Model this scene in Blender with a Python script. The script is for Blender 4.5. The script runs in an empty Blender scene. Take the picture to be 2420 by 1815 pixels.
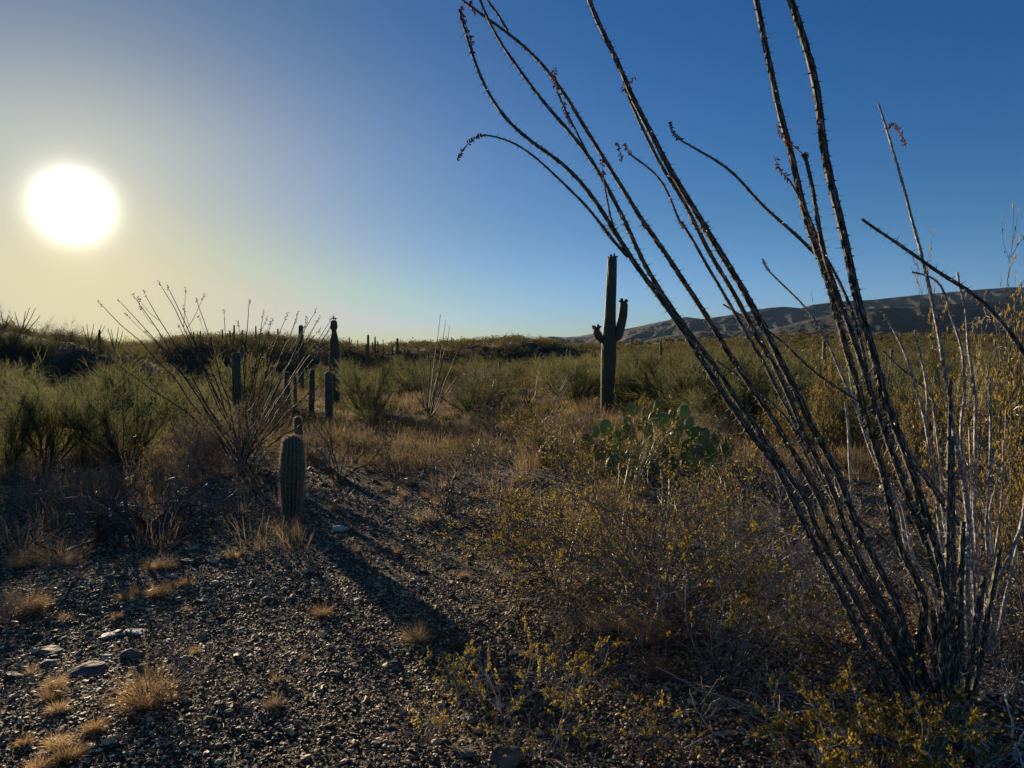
import bpy, math, random
import numpy as np
R = math.radians
scene = bpy.context.scene
COL = scene.collection

# ------------------------------------------------------------------ camera, sky, sun, exposure
W0, H0, F0 = 2420.0, 1815.0, 1750.0      # the photograph's size and focal length in its own pixels
PITCH = R(-2.86)
EYE = 1.6
cam = bpy.data.cameras.new('camera')
cam.lens = F0 / W0 * 36.0
cam.sensor_width = 36.0
cam.clip_start = 0.05
cam.clip_end = 30000
camo = bpy.data.objects.new('camera', cam)
COL.objects.link(camo)
camo.location = (0, 0, EYE)
camo.rotation_euler = (R(90) + PITCH, 0, 0)
scene.camera = camo

SUN_EL, SUN_AZ = R(9.2), R(-30.4)        # azimuth measured from +Y towards +X
SUN = np.array([math.sin(SUN_AZ) * math.cos(SUN_EL), math.cos(SUN_AZ) * math.cos(SUN_EL), math.sin(SUN_EL)])

scene.view_settings.view_transform = 'Standard'
scene.view_settings.look = 'None'
scene.view_settings.exposure = 0.95
scene.view_settings.gamma = 1.0
scene.cycles.max_bounces = 5
scene.cycles.diffuse_bounces = 2
scene.cycles.glossy_bounces = 2
scene.cycles.transmission_bounces = 3
scene.cycles.transparent_max_bounces = 6

world = bpy.data.worlds.new('World')
scene.world = world
world.use_nodes = True
wt = world.node_tree
wt.nodes.clear()


def wn(t, **k):
    n = wt.nodes.new(t)
    for a, b in k.items():
        setattr(n, a, b)
    return n


def wmath(op, a, b=None):
    n = wn('ShaderNodeMath', operation=op)
    for i, v in enumerate((a, b)):
        if v is None:
            continue
        if isinstance(v, (int, float)):
            n.inputs[i].default_value = v
        else:
            wt.links.new(v, n.inputs[i])
    return n.outputs[0]


out = wn('ShaderNodeOutputWorld')
bg = wn('ShaderNodeBackground')
sky = wn('ShaderNodeTexSky', sky_type='NISHITA')
sky.sun_disc = False
sky.sun_elevation = SUN_EL
sky.sun_rotation = SUN_AZ
sky.air_density = 1.0
sky.dust_density = 0.25
sky.ozone_density = 2.5
sky.altitude = 900
hs = wn('ShaderNodeHueSaturation')
hs.inputs['Saturation'].default_value = 1.28
hs.inputs['Value'].default_value = 1.0
wt.links.new(sky.outputs[0], hs.inputs['Color'])
tc = wn('ShaderNodeTexCoord')
nrm = wn('ShaderNodeVectorMath', operation='NORMALIZE')
wt.links.new(tc.outputs['Generated'], nrm.inputs[0])
dot = wn('ShaderNodeVectorMath', operation='DOT_PRODUCT')
wt.links.new(nrm.outputs[0], dot.inputs[0])
dot.inputs[1].default_value = tuple(SUN)
ang = wmath('MULTIPLY', wmath('ARCCOSINE', wmath('MINIMUM', dot.outputs['Value'], 0.999999)), 180 / math.pi)
SKY_STRENGTH = 0.050


def glow(sigma, amp, colr, power=1.0):
    e = wmath('EXPONENT', wmath('MULTIPLY', wmath('POWER', wmath('DIVIDE', ang, sigma), power), -1.0))
    v = wn('ShaderNodeVectorMath', operation='SCALE')
    v.inputs[0].default_value = tuple(c * amp / SKY_STRENGTH for c in colr)
    wt.links.new(e, v.inputs['Scale'])
    return v.outputs[0]


def vadd(a, b):
    v = wn('ShaderNodeVectorMath', operation='ADD')
    wt.links.new(a, v.inputs[0])
    wt.links.new(b, v.inputs[1])
    return v.outputs[0]


tint = wn('ShaderNodeVectorMath', operation='MULTIPLY')
wt.links.new(hs.outputs[0], tint.inputs[0])
tint.inputs[1].default_value = (0.74, 0.85, 1.05)
sz = wn('ShaderNodeSeparateXYZ')
wt.links.new(nrm.outputs[0], sz.inputs[0])
low = wn('ShaderNodeMapRange', interpolation_type='SMOOTHSTEP')
wt.links.new(sz.outputs[2], low.inputs[0])
low.inputs[1].default_value = 0.0
low.inputs[2].default_value = 0.17
lowc = wn('ShaderNodeMixRGB')
wt.links.new(low.outputs[0], lowc.inputs[0])
lowc.inputs[1].default_value = (0.78, 0.92, 1.38, 1)
lowc.inputs[2].default_value = (0.82, 0.88, 0.95, 1)
tint2 = wn('ShaderNodeVectorMath', operation='MULTIPLY')
wt.links.new(tint.outputs[0], tint2.inputs[0])
wt.links.new(lowc.outputs[0], tint2.inputs[1])
cap = wn('ShaderNodeVectorMath', operation='MINIMUM')
wt.links.new(tint2.outputs[0], cap.inputs[0])
cap.inputs[1].default_value = tuple(v / SKY_STRENGTH for v in (0.27, 0.31, 0.36))
# dusty air round the low sun: beige above, yellow along the horizon
hz = wn('ShaderNodeMapRange', interpolation_type='SMOOTHSTEP')
wt.links.new(sz.outputs[2], hz.inputs[0])
hz.inputs[1].default_value = 0.0
hz.inputs[2].default_value = 0.22
dust = wn('ShaderNodeMixRGB')
wt.links.new(hz.outputs[0], dust.inputs[0])
dust.inputs[1].default_value = (*[v / SKY_STRENGTH for v in (0.43, 0.35, 0.15)], 1)
dust.inputs[2].default_value = (*[v / SKY_STRENGTH for v in (0.24, 0.242, 0.205)], 1)
hi = wn('ShaderNodeMapRange', interpolation_type='SMOOTHSTEP')
wt.links.new(sz.outputs[2], hi.inputs[0])
hi.inputs[1].default_value = 0.20
hi.inputs[2].default_value = 0.42
dust2 = wn('ShaderNodeMixRGB')
wt.links.new(hi.outputs[0], dust2.inputs[0])
wt.links.new(dust.outputs[0], dust2.inputs[1])
dust2.inputs[2].default_value = (*[v / SKY_STRENGTH for v in (0.098, 0.120, 0.118)], 1)
wgt = wmath('EXPONENT', wmath('MULTIPLY', wmath('POWER', wmath('DIVIDE', ang, 18.0), 1.5), -1.0))
up = wn('ShaderNodeMapRange', interpolation_type='SMOOTHSTEP')
wt.links.new(sz.outputs[2], up.inputs[0])
for i_, v_ in ((1, 0.12), (2, 0.42), (3, 1.0), (4, 0.95)):
    up.inputs[i_].default_value = v_
mixd = wn('ShaderNodeMixRGB')
wt.links.new(wmath('MULTIPLY', wgt, up.outputs[0]), mixd.inputs[0])
wt.links.new(cap.outputs[0], mixd.inputs[1])
wt.links.new(dust2.outputs[0], mixd.inputs[2])
c = mixd.outputs[0]
c = vadd(c, glow(1.45, 3.2, (1.0, 0.96, 0.86), 1.8))    # the sun itself, widened by camera glare painted into the sky
c = vadd(c, glow(4.5, 0.20, (1.0, 0.90, 0.66)))
wt.links.new(c, bg.inputs['Color'])
bg.inputs['Strength'].default_value = SKY_STRENGTH
wt.links.new(bg.outputs[0], out.inputs[0])

sl = bpy.data.lights.new('sun', 'SUN')
sl.energy = 5.0
sl.angle = R(0.5)
sl.color = (1.0, 0.81, 0.56)
slo = bpy.data.objects.new('sun', sl)
COL.objects.link(slo)
from mathutils import Vector
slo.rotation_euler = Vector(tuple(SUN)).to_track_quat('Z', 'Y').to_euler()
slo.location = (-20, 30, 20)

# ------------------------------------------------------------------ helpers: coordinates
cp, sp = math.cos(PITCH), math.sin(PITCH)


def ray(px, py):
    xc, yc = (px - W0 / 2) / F0, -(py - H0 / 2) / F0
    return np.array([xc, cp - yc * sp, sp + yc * cp])


def P(px, py, Y):
    """world point seen at photo pixel (px, py) at forward distance Y"""
    d = ray(px, py)
    return np.array([0, 0, EYE]) + d * (Y / d[1])


def XP(px, Y):
    return (px - W0 / 2) / F0 * Y / 1.0


rng = np.random.default_rng(11)

# terrain table: heights by column (photo x / bearing) and forward distance
TU = (np.array([-2500, -600, 0, 150, 300, 450, 600, 800, 1000, 1200, 1400, 1700, 2000, 2420, 3200, 5000]) - 1210) / 1750.0
TY = np.array([0, 8, 12, 18, 26, 40, 60, 90, 140, 220, 350, 700, 1500, 9000.0])
TZ = np.array([
    [0, 0, 0, 0, .5, 2.5, 4.6, 4, 1, 0, 0, 0, 0, 0],
    [0, 0, 0, 0, .0, -.6, 3.9, 3, 1, 0, 0, 0, 0, 0],
    [0, 0, 0, -.1, -.3, -1.6, 3.05, 2.4, 1, -2, -4, -8, -10, -10],
    [0, 0, 0, -.1, -.3, -1.7, 2.25, 1.6, 0, -2, -4, -8, -10, -10],
    [0, 0, 0, -.15, -.4, -1.9, 1.15, .8, 0, -2, -4, -8, -10, -10],
    [0, 0, 0, -.2, -.5, -1.6, -2.2, 2.0, 1, -2, -4, -8, -10, -10],
    [0, 0, 0, -.2, -.5, -1.3, -2.3, 2.4, 1.5, -2, -4, -8, -10, -10],
    [0, 0, 0, -.15, -.4, -.8, -1.6, 1.6, 1.0, -1, -4, -8, -10, -10],
    [0, 0, 0, -.1, -.3, -.5, -.7, -4.6, 2.3, 0.4, -4, -8, -10, -10],
    [0, 0, 0, -.1, -.2, -.5, -.8, -4.8, 2.8, 1.4, -2, -8, -10, -10],
    [0, 0, 0, -.1, -.1, -.4, -.6, -.5, .2, 1.0, -1, -6, -10, -10],
    [0, 0, 0, -.1, -.1, -.3, -.3, .1, 1.4, 3.4, 2, -6, -10, -10],
    [0, 0, 0, 0, 0, -.2, -.1, .3, 1.8, 4.0, 3, -5, -10, -10],
    [0, 0, 0, 0, 0, -.1, 0, .5, 2.0, 4.2, 4, -4, -10, -10],
    [0, 0, 0, 0, 0, 0, 0, .5, 2.0, 4.0, 4, -4, -10, -10],
    [0, 0, 0, 0, 0, 0, 0, .5, 2.0, 4.0, 4, -4, -10, -10],
])
_lY = np.log(TY + 6.0)


def _sm(t):
    return t * t * (3 - 2 * t)


_NZ = {}


def smooth_noise(x, y, sc_, seed):
    """value noise on a grid"""
    if seed not in _NZ:
        _NZ[seed] = np.random.default_rng(seed).random((128, 128))
    r_ = _NZ[seed]
    xs, ys = x / sc_, y / sc_
    i, j = np.floor(xs).astype(int), np.floor(ys).astype(int)
    a, b = _sm(xs - i), _sm(ys - j)
    g = lambda p, q: r_[p % 128, q % 128]
    return g(i, j) * (1 - a) * (1 - b) + g(i + 1, j) * a * (1 - b) + g(i, j + 1) * (1 - a) * b + g(i + 1, j + 1) * a * b


def height(x, y):
    x = np.asarray(x, float)
    y = np.asarray(y, float)
    yy = np.maximum(y, 0.5)
    u = np.clip(x / yy, TU[0], TU[-1])
    r = np.where(y > 0.5, yy, 0.5)
    l = np.clip(np.log(r + 6.0), _lY[0], _lY[-1] - 1e-6)
    i = np.clip(np.searchsorted(TU, u, side='right') - 1, 0, len(TU) - 2)
    j = np.clip(np.searchsorted(_lY, l, side='right') - 1, 0, len(_lY) - 2)
    a = _sm(np.clip((u - TU[i]) / (TU[i + 1] - TU[i]), 0, 1))
    b = np.clip((l - _lY[j]) / (_lY[j + 1] - _lY[j]), 0, 1)
    b = _sm(b)
    z = (TZ[i, j] * (1 - a) * (1 - b) + TZ[i + 1, j] * a * (1 - b) + TZ[i, j + 1] * (1 - a) * b + TZ[i + 1, j + 1] * a * b)
    d = np.hypot(x, y)
    n = 0.012 * np.sin(x * 2.3 + 1.1 * np.sin(y * 1.7)) + 0.012 * np.sin(y * 2.9 + 1.3 * np.sin(x * 1.9 + 2))
    n = n + np.clip((d - 8) / 20, 0, 1) * (0.12 * np.sin(x * 0.43 + 2 * np.sin(y * 0.21)) + 0.1 * np.sin(y * 0.37 + x * 0.29))
    n = n + np.clip((d - 40) / 80, 0, 1) * (0.5 * np.sin(x * 0.071 + 2 * np.sin(y * 0.043)) + 0.3 * np.sin(y * 0.063 - x * 0.15))
    n = n + 0.02 * (smooth_noise(x, y, 0.35, 3) - .5) + np.clip((d - 8) / 10, 0, 1) * 0.1 * (smooth_noise(x, y, 1.1, 4) - .5)
    return z + n


def G(px, py, z=None):
    """ground point seen at photo pixel (px, py)"""
    d = ray(px, py)
    Y = 4.0
    for _ in range(60):
        p = np.array([0, 0, EYE]) + d * (Y / d[1])
        h = float(height(p[0], p[1]))
        if d[2] >= -1e-4:
            break
        Yn = (EYE - h) / (-d[2]) * d[1]
        Y = 0.6 * Y + 0.4 * Yn
    p = np.array([0, 0, EYE]) + d * (Y / d[1])
    p[2] = float(height(p[0], p[1]))
    return p


def GY(px, Y):
    """ground point at photo column px and forward distance Y"""
    x = XP(px, Y)
    return np.array([x, Y, float(height(x, Y))])


# ------------------------------------------------------------------ helpers: meshes
class MB:
    def __init__(self):
        self.V, self.F, self.n = [], [], 0       # F: (faces array, material index, uv array or None)

    def add(self, V, F, m=0, uv=None):
        V = np.asarray(V, np.float64).reshape(-1, 3)
        self.V.append(V)
        self.F.append((np.asarray(F, np.int64) + self.n, m, uv))
        self.n += len(V)

    def tubes(self, Pt, Rd, sides=3, m=0, cap=False, refv=(0.31, 0.83, 0.17), uv=False, mod=None, m_uvscale=1.0):
        """many tubes at once: Pt (k, n, 3), Rd (k, n)"""
        Pt = np.asarray(Pt, float)
        Rd = np.asarray(Rd, float)
        if Pt.ndim == 2:
            Pt, Rd = Pt[None], Rd[None]
        k, n, _ = Pt.shape
        if k == 0:
            return
        T = np.gradient(Pt, axis=1)
        T /= np.linalg.norm(T, axis=2, keepdims=True) + 1e-12
        ref = np.array(refv) / np.linalg.norm(refv)
        A = np.cross(T, ref)
        A /= np.linalg.norm(A, axis=2, keepdims=True) + 1e-9
        B = np.cross(T, A)
        th = np.arange(sides) * 2 * np.pi / sides
        rr = Rd[:, :, None] * (mod if mod is not None else 1.0)
        rr = np.broadcast_to(rr, (k, n, sides))
        V = Pt[:, :, None] + rr[..., None] * (np.cos(th)[None, None, :, None] * A[:, :, None] + np.sin(th)[None, None, :, None] * B[:, :, None])
        idx = np.arange(k * n * sides).reshape(k, n, sides)
        a = idx[:, :-1, :]
        b = idx[:, 1:, :]
        q = np.stack([a, np.roll(a, -1, 2), np.roll(b, -1, 2), b], -1).reshape(-1, 4)
        uvs = None
        if uv:
            L = np.concatenate([np.zeros((k, 1)), np.cumsum(np.linalg.norm(np.diff(Pt, axis=1), axis=2), 1)], 1)
            s = np.arange(sides)
            u0 = np.broadcast_to((s / sides)[None, None, :], (k, n - 1, sides))
            u1 = u0 + 1 / sides
            v0 = np.broadcast_to(L[:, :-1, None], (k, n - 1, sides))
            v1 = np.broadcast_to(L[:, 1:, None], (k, n - 1, sides))
            uvs = np.stack([np.stack([u0, v0], -1), np.stack([u1, v0], -1), np.stack([u1, v1], -1), np.stack([u0, v1], -1)], 3).reshape(-1, 2)
        n0 = self.n
        self.add(V, q, m, uvs)
        if cap:
            c_ = Pt[:, -1]
            self.V.append(c_)
            ci = np.arange(k) + self.n
            self.n += k
            e = idx[:, -1, :] + n0
            t = np.stack([e, np.roll(e, -1, 1), np.broadcast_to(ci[:, None], e.shape)], -1).reshape(-1, 3)
            self.F.append((t, m, np.zeros((len(t) * 3, 2)) if uv else None))

    def blades(self, Pt, Wd, rg, m=0):
        Pt = np.asarray(Pt, float)
        k, n, _ = Pt.shape
        T = np.gradient(Pt, axis=1)
        T /= np.linalg.norm(T, axis=2, keepdims=True) + 1e-12
        s = rg.normal(size=(k, 1, 3)) * np.array([1, 1, 0.15])
        A = np.cross(T, s)
        A /= np.linalg.norm(A, axis=2, keepdims=True) + 1e-9
        L_ = Pt - A * Wd[..., None] / 2
        R_ = Pt + A * Wd[..., None] / 2
        V = np.stack([L_, R_], 2)
        idx = np.arange(k * n * 2).reshape(k, n, 2)
        q = np.stack([idx[:, :-1, 0], idx[:, :-1, 1], idx[:, 1:, 1], idx[:, 1:, 0]], -1).reshape(-1, 4)
        self.add(V, q, m)

    def leaves(self, C, size, rg, m=0, aspect=0.5, axis=None):
        """small diamond leaves at C (k, 3)"""
        k = len(C)
        d = rg.normal(size=(k, 3))
        if axis is not None:
            d = d * 0.6 + axis * 1.4
        d /= np.linalg.norm(d, axis=1, keepdims=True)
        s = np.cross(d, rg.normal(size=(k, 3)))
        s /= np.linalg.norm(s, axis=1, keepdims=True)
        L = (np.asarray(size) * rg.uniform(0.6, 1.35, k))[:, None]
        V = np.stack([C, C + d * L * .5 + s * L * aspect * .5, C + d * L, C + d * L * .5 - s * L * aspect * .5], 1)
        self.add(V, np.arange(k * 4).reshape(k, 4), m)

    def spikes(self, C, D, L, r, m=0):
        """thin three-sided spines at C along D"""
        k = len(C)
        D = D / (np.linalg.norm(D, axis=1, keepdims=True) + 1e-9)
        A = np.cross(D, np.array([0.3, 0.8, 0.52]))
        A /= np.linalg.norm(A, axis=1, keepdims=True) + 1e-9
        B = np.cross(D, A)
        r = np.broadcast_to(np.asarray(r, float), (k,))[:, None]
        L = np.broadcast_to(np.asarray(L, float), (k,))[:, None]
        V = np.stack([C + A * r, C - A * r * .5 + B * r * .87, C - A * r * .5 - B * r * .87, C + D * L], 1)
        i = np.arange(k)[:, None] * 4
        F = np.concatenate([i + np.array([[0, 1, 3]]), i + np.array([[1, 2, 3]]), i + np.array([[2, 0, 3]])])
        self.add(V, F, m)

    def mesh(self, name, mats, smooth=False):
        me = bpy.data.meshes.new(name)
        V = np.concatenate(self.V) if self.V else np.zeros((0, 3))
        me.vertices.add(len(V))
        me.vertices.foreach_set('co', V.astype(np.float32).ravel())
        nl = sum(f.size for f, _, _ in self.F)
        npoly = sum(len(f) for f, _, _ in self.F)
        me.loops.add(nl)
        me.polygons.add(npoly)
        me.loops.foreach_set('vertex_index', np.concatenate([f.ravel() for f, _, _ in self.F]).astype(np.int32))
        sizes = np.concatenate([np.full(len(f), f.shape[1]) for f, _, _ in self.F])
        me.polygons.foreach_set('loop_start', (np.cumsum(sizes) - sizes).astype(np.int32))
        mi = np.concatenate([np.full(len(f), m) for f, m, _ in self.F]).astype(np.int32)
        for mm in mats:
            me.materials.append(mm)
        me.polygons.foreach_set('material_index', mi)
        me.polygons.foreach_set('use_smooth', np.full(npoly, bool(smooth)))
        if any(u is not None for _, _, u in self.F):
            uvl = me.uv_layers.new(name='UVMap')
            U = np.concatenate([u if u is not None else np.zeros((f.size, 2)) for f, _, u in self.F])
            uvl.data.foreach_set('uv', U.astype(np.float32).ravel())
        me.update(calc_edges=True)
        return me


def tag(o, label=None, cat=None, group=None, kind=None):
    if label:
        o['label'] = label
    if cat:
        o['category'] = cat
    if group:
        o['group'] = group
    if kind:
        o['kind'] = kind
    return o


def link(name, data, parent=None):
    o = bpy.data.objects.new(name, data)
    COL.objects.link(o)
    if parent is not None:
        o.parent = parent
    return o


def thing(name, label, cat, loc=(0, 0, 0), rz=0.0, sc=1.0, group=None, tilt=(0, 0)):
    o = link(name, None)
    o.empty_display_size = 0.1
    o.location = tuple(float(v) for v in loc)
    o.rotation_euler = (tilt[0], tilt[1], rz)
    o.scale = (sc, sc, sc) if not hasattr(sc, '__len__') else sc
    return tag(o, label, cat, group)


def copy_tree(root, loc, rz, sc, label, group=None):
    r = root.copy()
    COL.objects.link(r)
    r.location = tuple(float(v) for v in loc)
    r.rotation_euler = (0, 0, rz)
    r.scale = (sc, sc, sc) if not hasattr(sc, '__len__') else sc
    r['label'] = label
    if group:
        r['group'] = group
    elif 'group' in r:
        del r['group']
    for ch in list(root.children):
        c_ = ch.copy()
        COL.objects.link(c_)
        c_.parent = r
        for g in list(ch.children):
            d = g.copy()
            COL.objects.link(d)
            d.parent = c_
    return r


# ------------------------------------------------------------------ helpers: materials
def new_mat(name):
    m = bpy.data.materials.new(name)
    m.use_nodes = True
    m.node_tree.nodes.clear()
    return m, m.node_tree


def ramp_node(nt, stops, fac):
    r = nt.nodes.new('ShaderNodeValToRGB')
    e = r.color_ramp.elements
    while len(e) < len(stops):
        e.new(0.5)
    for i, (p, c_) in enumerate(stops):
        e[i].position = p
        e[i].color = (*c_, 1)
    nt.links.new(fac, r.inputs[0])
    return r.outputs[0]


def plant_mat(name, cols, transl=0.45, gloss=0.0, rough=0.4, noise=None):
    """thin plant tissue: diffuse + translucent (+ waxy gloss), tint varied per leaf"""
    m, nt = new_mat(name)
    N, L = nt.nodes, nt.links
    o = N.new('ShaderNodeOutputMaterial')
    g = N.new('ShaderNodeNewGeometry')
    oi = N.new('ShaderNodeObjectInfo')
    mx = N.new('ShaderNodeMath')
    mx.operation = 'ADD'
    L.new(g.outputs['Random Per Island'], mx.inputs[0])
    m2 = N.new('ShaderNodeMath')
    m2.operation = 'MULTIPLY_ADD'
    L.new(oi.outputs['Random'], m2.inputs[0])
    m2.inputs[1].default_value = 0.9
    m2.inputs[2].default_value = -0.45
    L.new(m2.outputs[0], mx.inputs[1])
    k = len(cols)
    colr = ramp_node(nt, [(i / max(k - 1, 1), c_) for i, c_ in enumerate(cols)], mx.outputs[0])
    d = N.new('ShaderNodeBsdfDiffuse')
    L.new(colr, d.inputs[0])
    s = d.outputs[0]
    if transl > 0:
        t = N.new('ShaderNodeBsdfTranslucent')
        L.new(colr, t.inputs[0])
        mm = N.new('ShaderNodeMixShader')
        mm.inputs[0].default_value = transl
        L.new(s, mm.inputs[1])
        L.new(t.outputs[0], mm.inputs[2])
        s = mm.outputs[0]
    if gloss > 0:
        gl = N.new('ShaderNodeBsdfGlossy')
        gl.inputs['Roughness'].default_value = rough
        mm = N.new('ShaderNodeMixShader')
        mm.inputs[0].default_value = gloss
        L.new(s, mm.inputs[1])
        L.new(gl.outputs[0], mm.inputs[2])
        s = mm.outputs[0]
    L.new(s, o.inputs[0])
    return m


def noise_mat(name, cols, scale=8.0, rough=0.9, bump=0.0, bscale=40.0, coord='Object', stretch=(1, 1, 1), rand=0.0, detail=6.0, spec=0.25):
    """solid surface with a noise-ramped colour and bump"""
    m, nt = new_mat(name)
    N, L = nt.nodes, nt.links
    o = N.new('ShaderNodeOutputMaterial')
    b = N.new('ShaderNodeBsdfPrincipled')
    b.inputs['Roughness'].default_value = rough
    b.inputs['Specular IOR Level'].default_value = spec
    t = N.new('ShaderNodeTexCoord')
    mp = N.new('ShaderNodeMapping')
    mp.inputs['Scale'].default_value = stretch
    L.new(t.outputs[coord], mp.inputs[0])
    n = N.new('ShaderNodeTexNoise')
    n.inputs['Scale'].default_value = scale
    n.inputs['Detail'].default_value = detail
    n.inputs['Roughness'].default_value = 0.65
    L.new(mp.outputs[0], n.inputs['Vector'])
    fac = n.outputs[0]
    if rand:
        g = N.new('ShaderNodeNewGeometry')
        ma = N.new('ShaderNodeMath')
        ma.operation = 'MULTIPLY_ADD'
        L.new(g.outputs['Random Per Island'], ma.inputs[0])
        ma.inputs[1].default_value = rand
        ma.inputs[2].default_value = -rand / 2
        mb = N.new('ShaderNodeMath')
        L.new(ma.outputs[0], mb.inputs[0])
        L.new(fac, mb.inputs[1])
        fac = mb.outputs[0]
    k = len(cols)
    L.new(ramp_node(nt, [(0.28 + 0.44 * i / max(k - 1, 1), c_) for i, c_ in enumerate(cols)], fac), b.inputs['Base Color'])
    if bump:
        n2 = N.new('ShaderNodeTexNoise')
        n2.inputs['Scale'].default_value = bscale
        n2.inputs['Detail'].default_value = 4
        L.new(mp.outputs[0], n2.inputs['Vector'])
        bp = N.new('ShaderNodeBump')
        bp.inputs['Strength'].default_value = bump
        bp.inputs['Distance'].default_value = 0.02
        L.new(n2.outputs[0], bp.inputs['Height'])
        L.new(bp.outputs[0], b.inputs['Normal'])
    L.new(b.outputs[0], o.inputs[0])
    return m


def bark_mat(name, dark, light, su=9.0, sv=14.0, bump=0.6):
    """ridged ocotillo bark laid along the stem (UV: round the stem, metres along it)"""
    m, nt = new_mat(name)
    N, L = nt.nodes, nt.links
    o = N.new('ShaderNodeOutputMaterial')
    b = N.new('ShaderNodeBsdfPrincipled')
    b.inputs['Roughness'].default_value = 0.75
    b.inputs['Specular IOR Level'].default_value = 0.3
    t = N.new('ShaderNodeTexCoord')
    mp = N.new('ShaderNodeMapping')
    mp.inputs['Scale'].default_value = (su, sv, 1)
    mp.inputs['Rotation'].default_value = (0, 0, 0.25)
    L.new(t.outputs['UV'], mp.inputs[0])
    n = N.new('ShaderNodeTexNoise')
    n.inputs['Scale'].default_value = 1.0
    n.inputs['Detail'].default_value = 4
    L.new(mp.outputs[0], n.inputs['Vector'])
    L.new(ramp_node(nt, [(0.42, dark), (0.54, tuple(a * .75 + c_ * .25 for a, c_ in zip(dark, light))), (0.66, light)], n.outputs[0]), b.inputs['Base Color'])
    bp = N.new('ShaderNodeBump')
    bp.inputs['Strength'].default_value = bump
    bp.inputs['Distance'].default_value = 0.004
    L.new(n.outputs[0], bp.inputs['Height'])
    L.new(bp.outputs[0], b.inputs['Normal'])
    L.new(b.outputs[0], o.inputs[0])
    return m


M = {}
M['ground'] = noise_mat('desert_soil', [(.028, .017, .009), (.056, .035, .018), (.090, .056, .029), (.135, .088, .046)], 1.6, 0.95, 0.9, 26.0, detail=12)
M['gravel'] = noise_mat('gravel_stone', [(.060, .035, .017), (.165, .098, .046), (.32, .20, .095), (.62, .45, .24)], 30, 0.65, 0.3, 90, rand=0.75, spec=0.3)
M['rock'] = noise_mat('brown_rock', [(.06, .045, .035), (.15, .11, .08), (.26, .20, .14)], 9, 0.8, 0.8, 22)
M['pale_rock'] = noise_mat('pale_rock', [(.28, .25, .21), (.5, .46, .38), (.7, .66, .56)], 12, 0.75, 0.7, 30)
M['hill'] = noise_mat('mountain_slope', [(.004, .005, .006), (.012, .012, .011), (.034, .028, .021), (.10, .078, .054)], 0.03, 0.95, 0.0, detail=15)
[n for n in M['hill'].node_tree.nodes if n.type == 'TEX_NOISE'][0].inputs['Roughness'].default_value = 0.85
M['bark'] = bark_mat('ocotillo_bark', (.014, .013, .009), (.42, .37, .26), 15.0, 24.0, 1.0)
M['pale_bark'] = bark_mat('pale_ocotillo_bark', (.16, .135, .115), (.82, .77, .68), 5.0, 34.0)  # pale grey bark, whitened further so its colour carries the sunlight on the stems
M['grey_bark'] = bark_mat('grey_ocotillo_bark', (.04, .032, .026), (.42, .36, .29), 6.0, 26.0)
M['thin_bark'] = bark_mat('thin_ocotillo_bark', (.02, .017, .012), (.14, .12, .085), 5.0, 20.0)
M['spine'] = plant_mat('ocotillo_spine', [(.35, .28, .2), (.6, .5, .38)], 0.2, 0.08, 0.4)
M['spine_pale'] = plant_mat('pale_spine', [(.6, .5, .36), (.85, .76, .6)], 0.55)
M['bud'] = plant_mat('ocotillo_bud', [(.20, .08, .045), (.34, .16, .085), (.42, .26, .15)], 0.35)
M['twig'] = plant_mat('creosote_twig', [(.05, .04, .032), (.11, .09, .07), (.22, .19, .16)], 0.0, 0.06, 0.4)
M['dead'] = plant_mat('dead_twig', [(.08, .066, .052), (.20, .17, .14), (.48, .42, .35)], 0.0, 0.05, 0.45)
M['creo'] = plant_mat('creosote_leaf', [(.14, .12, .012), (.24, .18, .018), (.34, .24, .03), (.42, .29, .055)], 0.62, 0.03, 0.45)
M['creo_far'] = plant_mat('olive_leaf', [(.07, .068, .028), (.12, .105, .038), (.19, .145, .055)], 0.5)
M['pv'] = plant_mat('palo_verde_twig', [(.06, .07, .035), (.115, .12, .055), (.19, .18, .085)], 0.5)
M['pv_wood'] = plant_mat('palo_verde_limb', [(.045, .05, .03), (.08, .08, .05)], 0.0)
M['sage'] = plant_mat('grey_shrub_twig', [(.11, .085, .065), (.18, .14, .11), (.27, .21, .165)], 0.35)
M['straw'] = plant_mat('dry_grass_blade', [(.30, .19, .09), (.46, .31, .15), (.62, .45, .25)], 0.5)
M['straw_dull'] = plant_mat('dull_grass_blade', [(.20, .14, .085), (.30, .22, .13), (.42, .32, .2)], 0.45)
M['scrub'] = plant_mat('far_scrub_leaf', [(.035, .038, .018), (.075, .075, .032), (.13, .12, .05), (.17, .13, .07)], 0.4)
M['pad'] = noise_mat('prickly_pear_pad', [(.09, .15, .030), (.145, .205, .045), (.20, .25, .06)], 5, 0.5, 0.15, 30, spec=0.4)
_nt = M['pad'].node_tree
_b = [n for n in _nt.nodes if n.type == 'BSDF_PRINCIPLED'][0]
_oi = _nt.nodes.new('ShaderNodeObjectInfo')
_hs = _nt.nodes.new('ShaderNodeHueSaturation')
_mr = _nt.nodes.new('ShaderNodeMapRange')
_mr.inputs[3].default_value = 0.455
_mr.inputs[4].default_value = 0.515
_nt.links.new(_oi.outputs['Random'], _mr.inputs[0])
_nt.links.new(_mr.outputs[0], _hs.inputs['Hue'])
_mr2 = _nt.nodes.new('ShaderNodeMapRange')
_mr2.inputs[3].default_value = 0.6
_mr2.inputs[4].default_value = 1.25
_nt.links.new(_oi.outputs['Random'], _mr2.inputs[0])
_nt.links.new(_mr2.outputs[0], _hs.inputs['Value'])
_l = _b.inputs['Base Color'].links[0]
_src = _l.from_socket
_nt.links.new(_src, _hs.inputs['Color'])
_nt.links.new(_hs.outputs[0], _b.inputs['Base Color'])
M['areole'] = plant_mat('pad_spine', [(.35, .28, .16), (.55, .46, .3)], 0.3)


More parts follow.
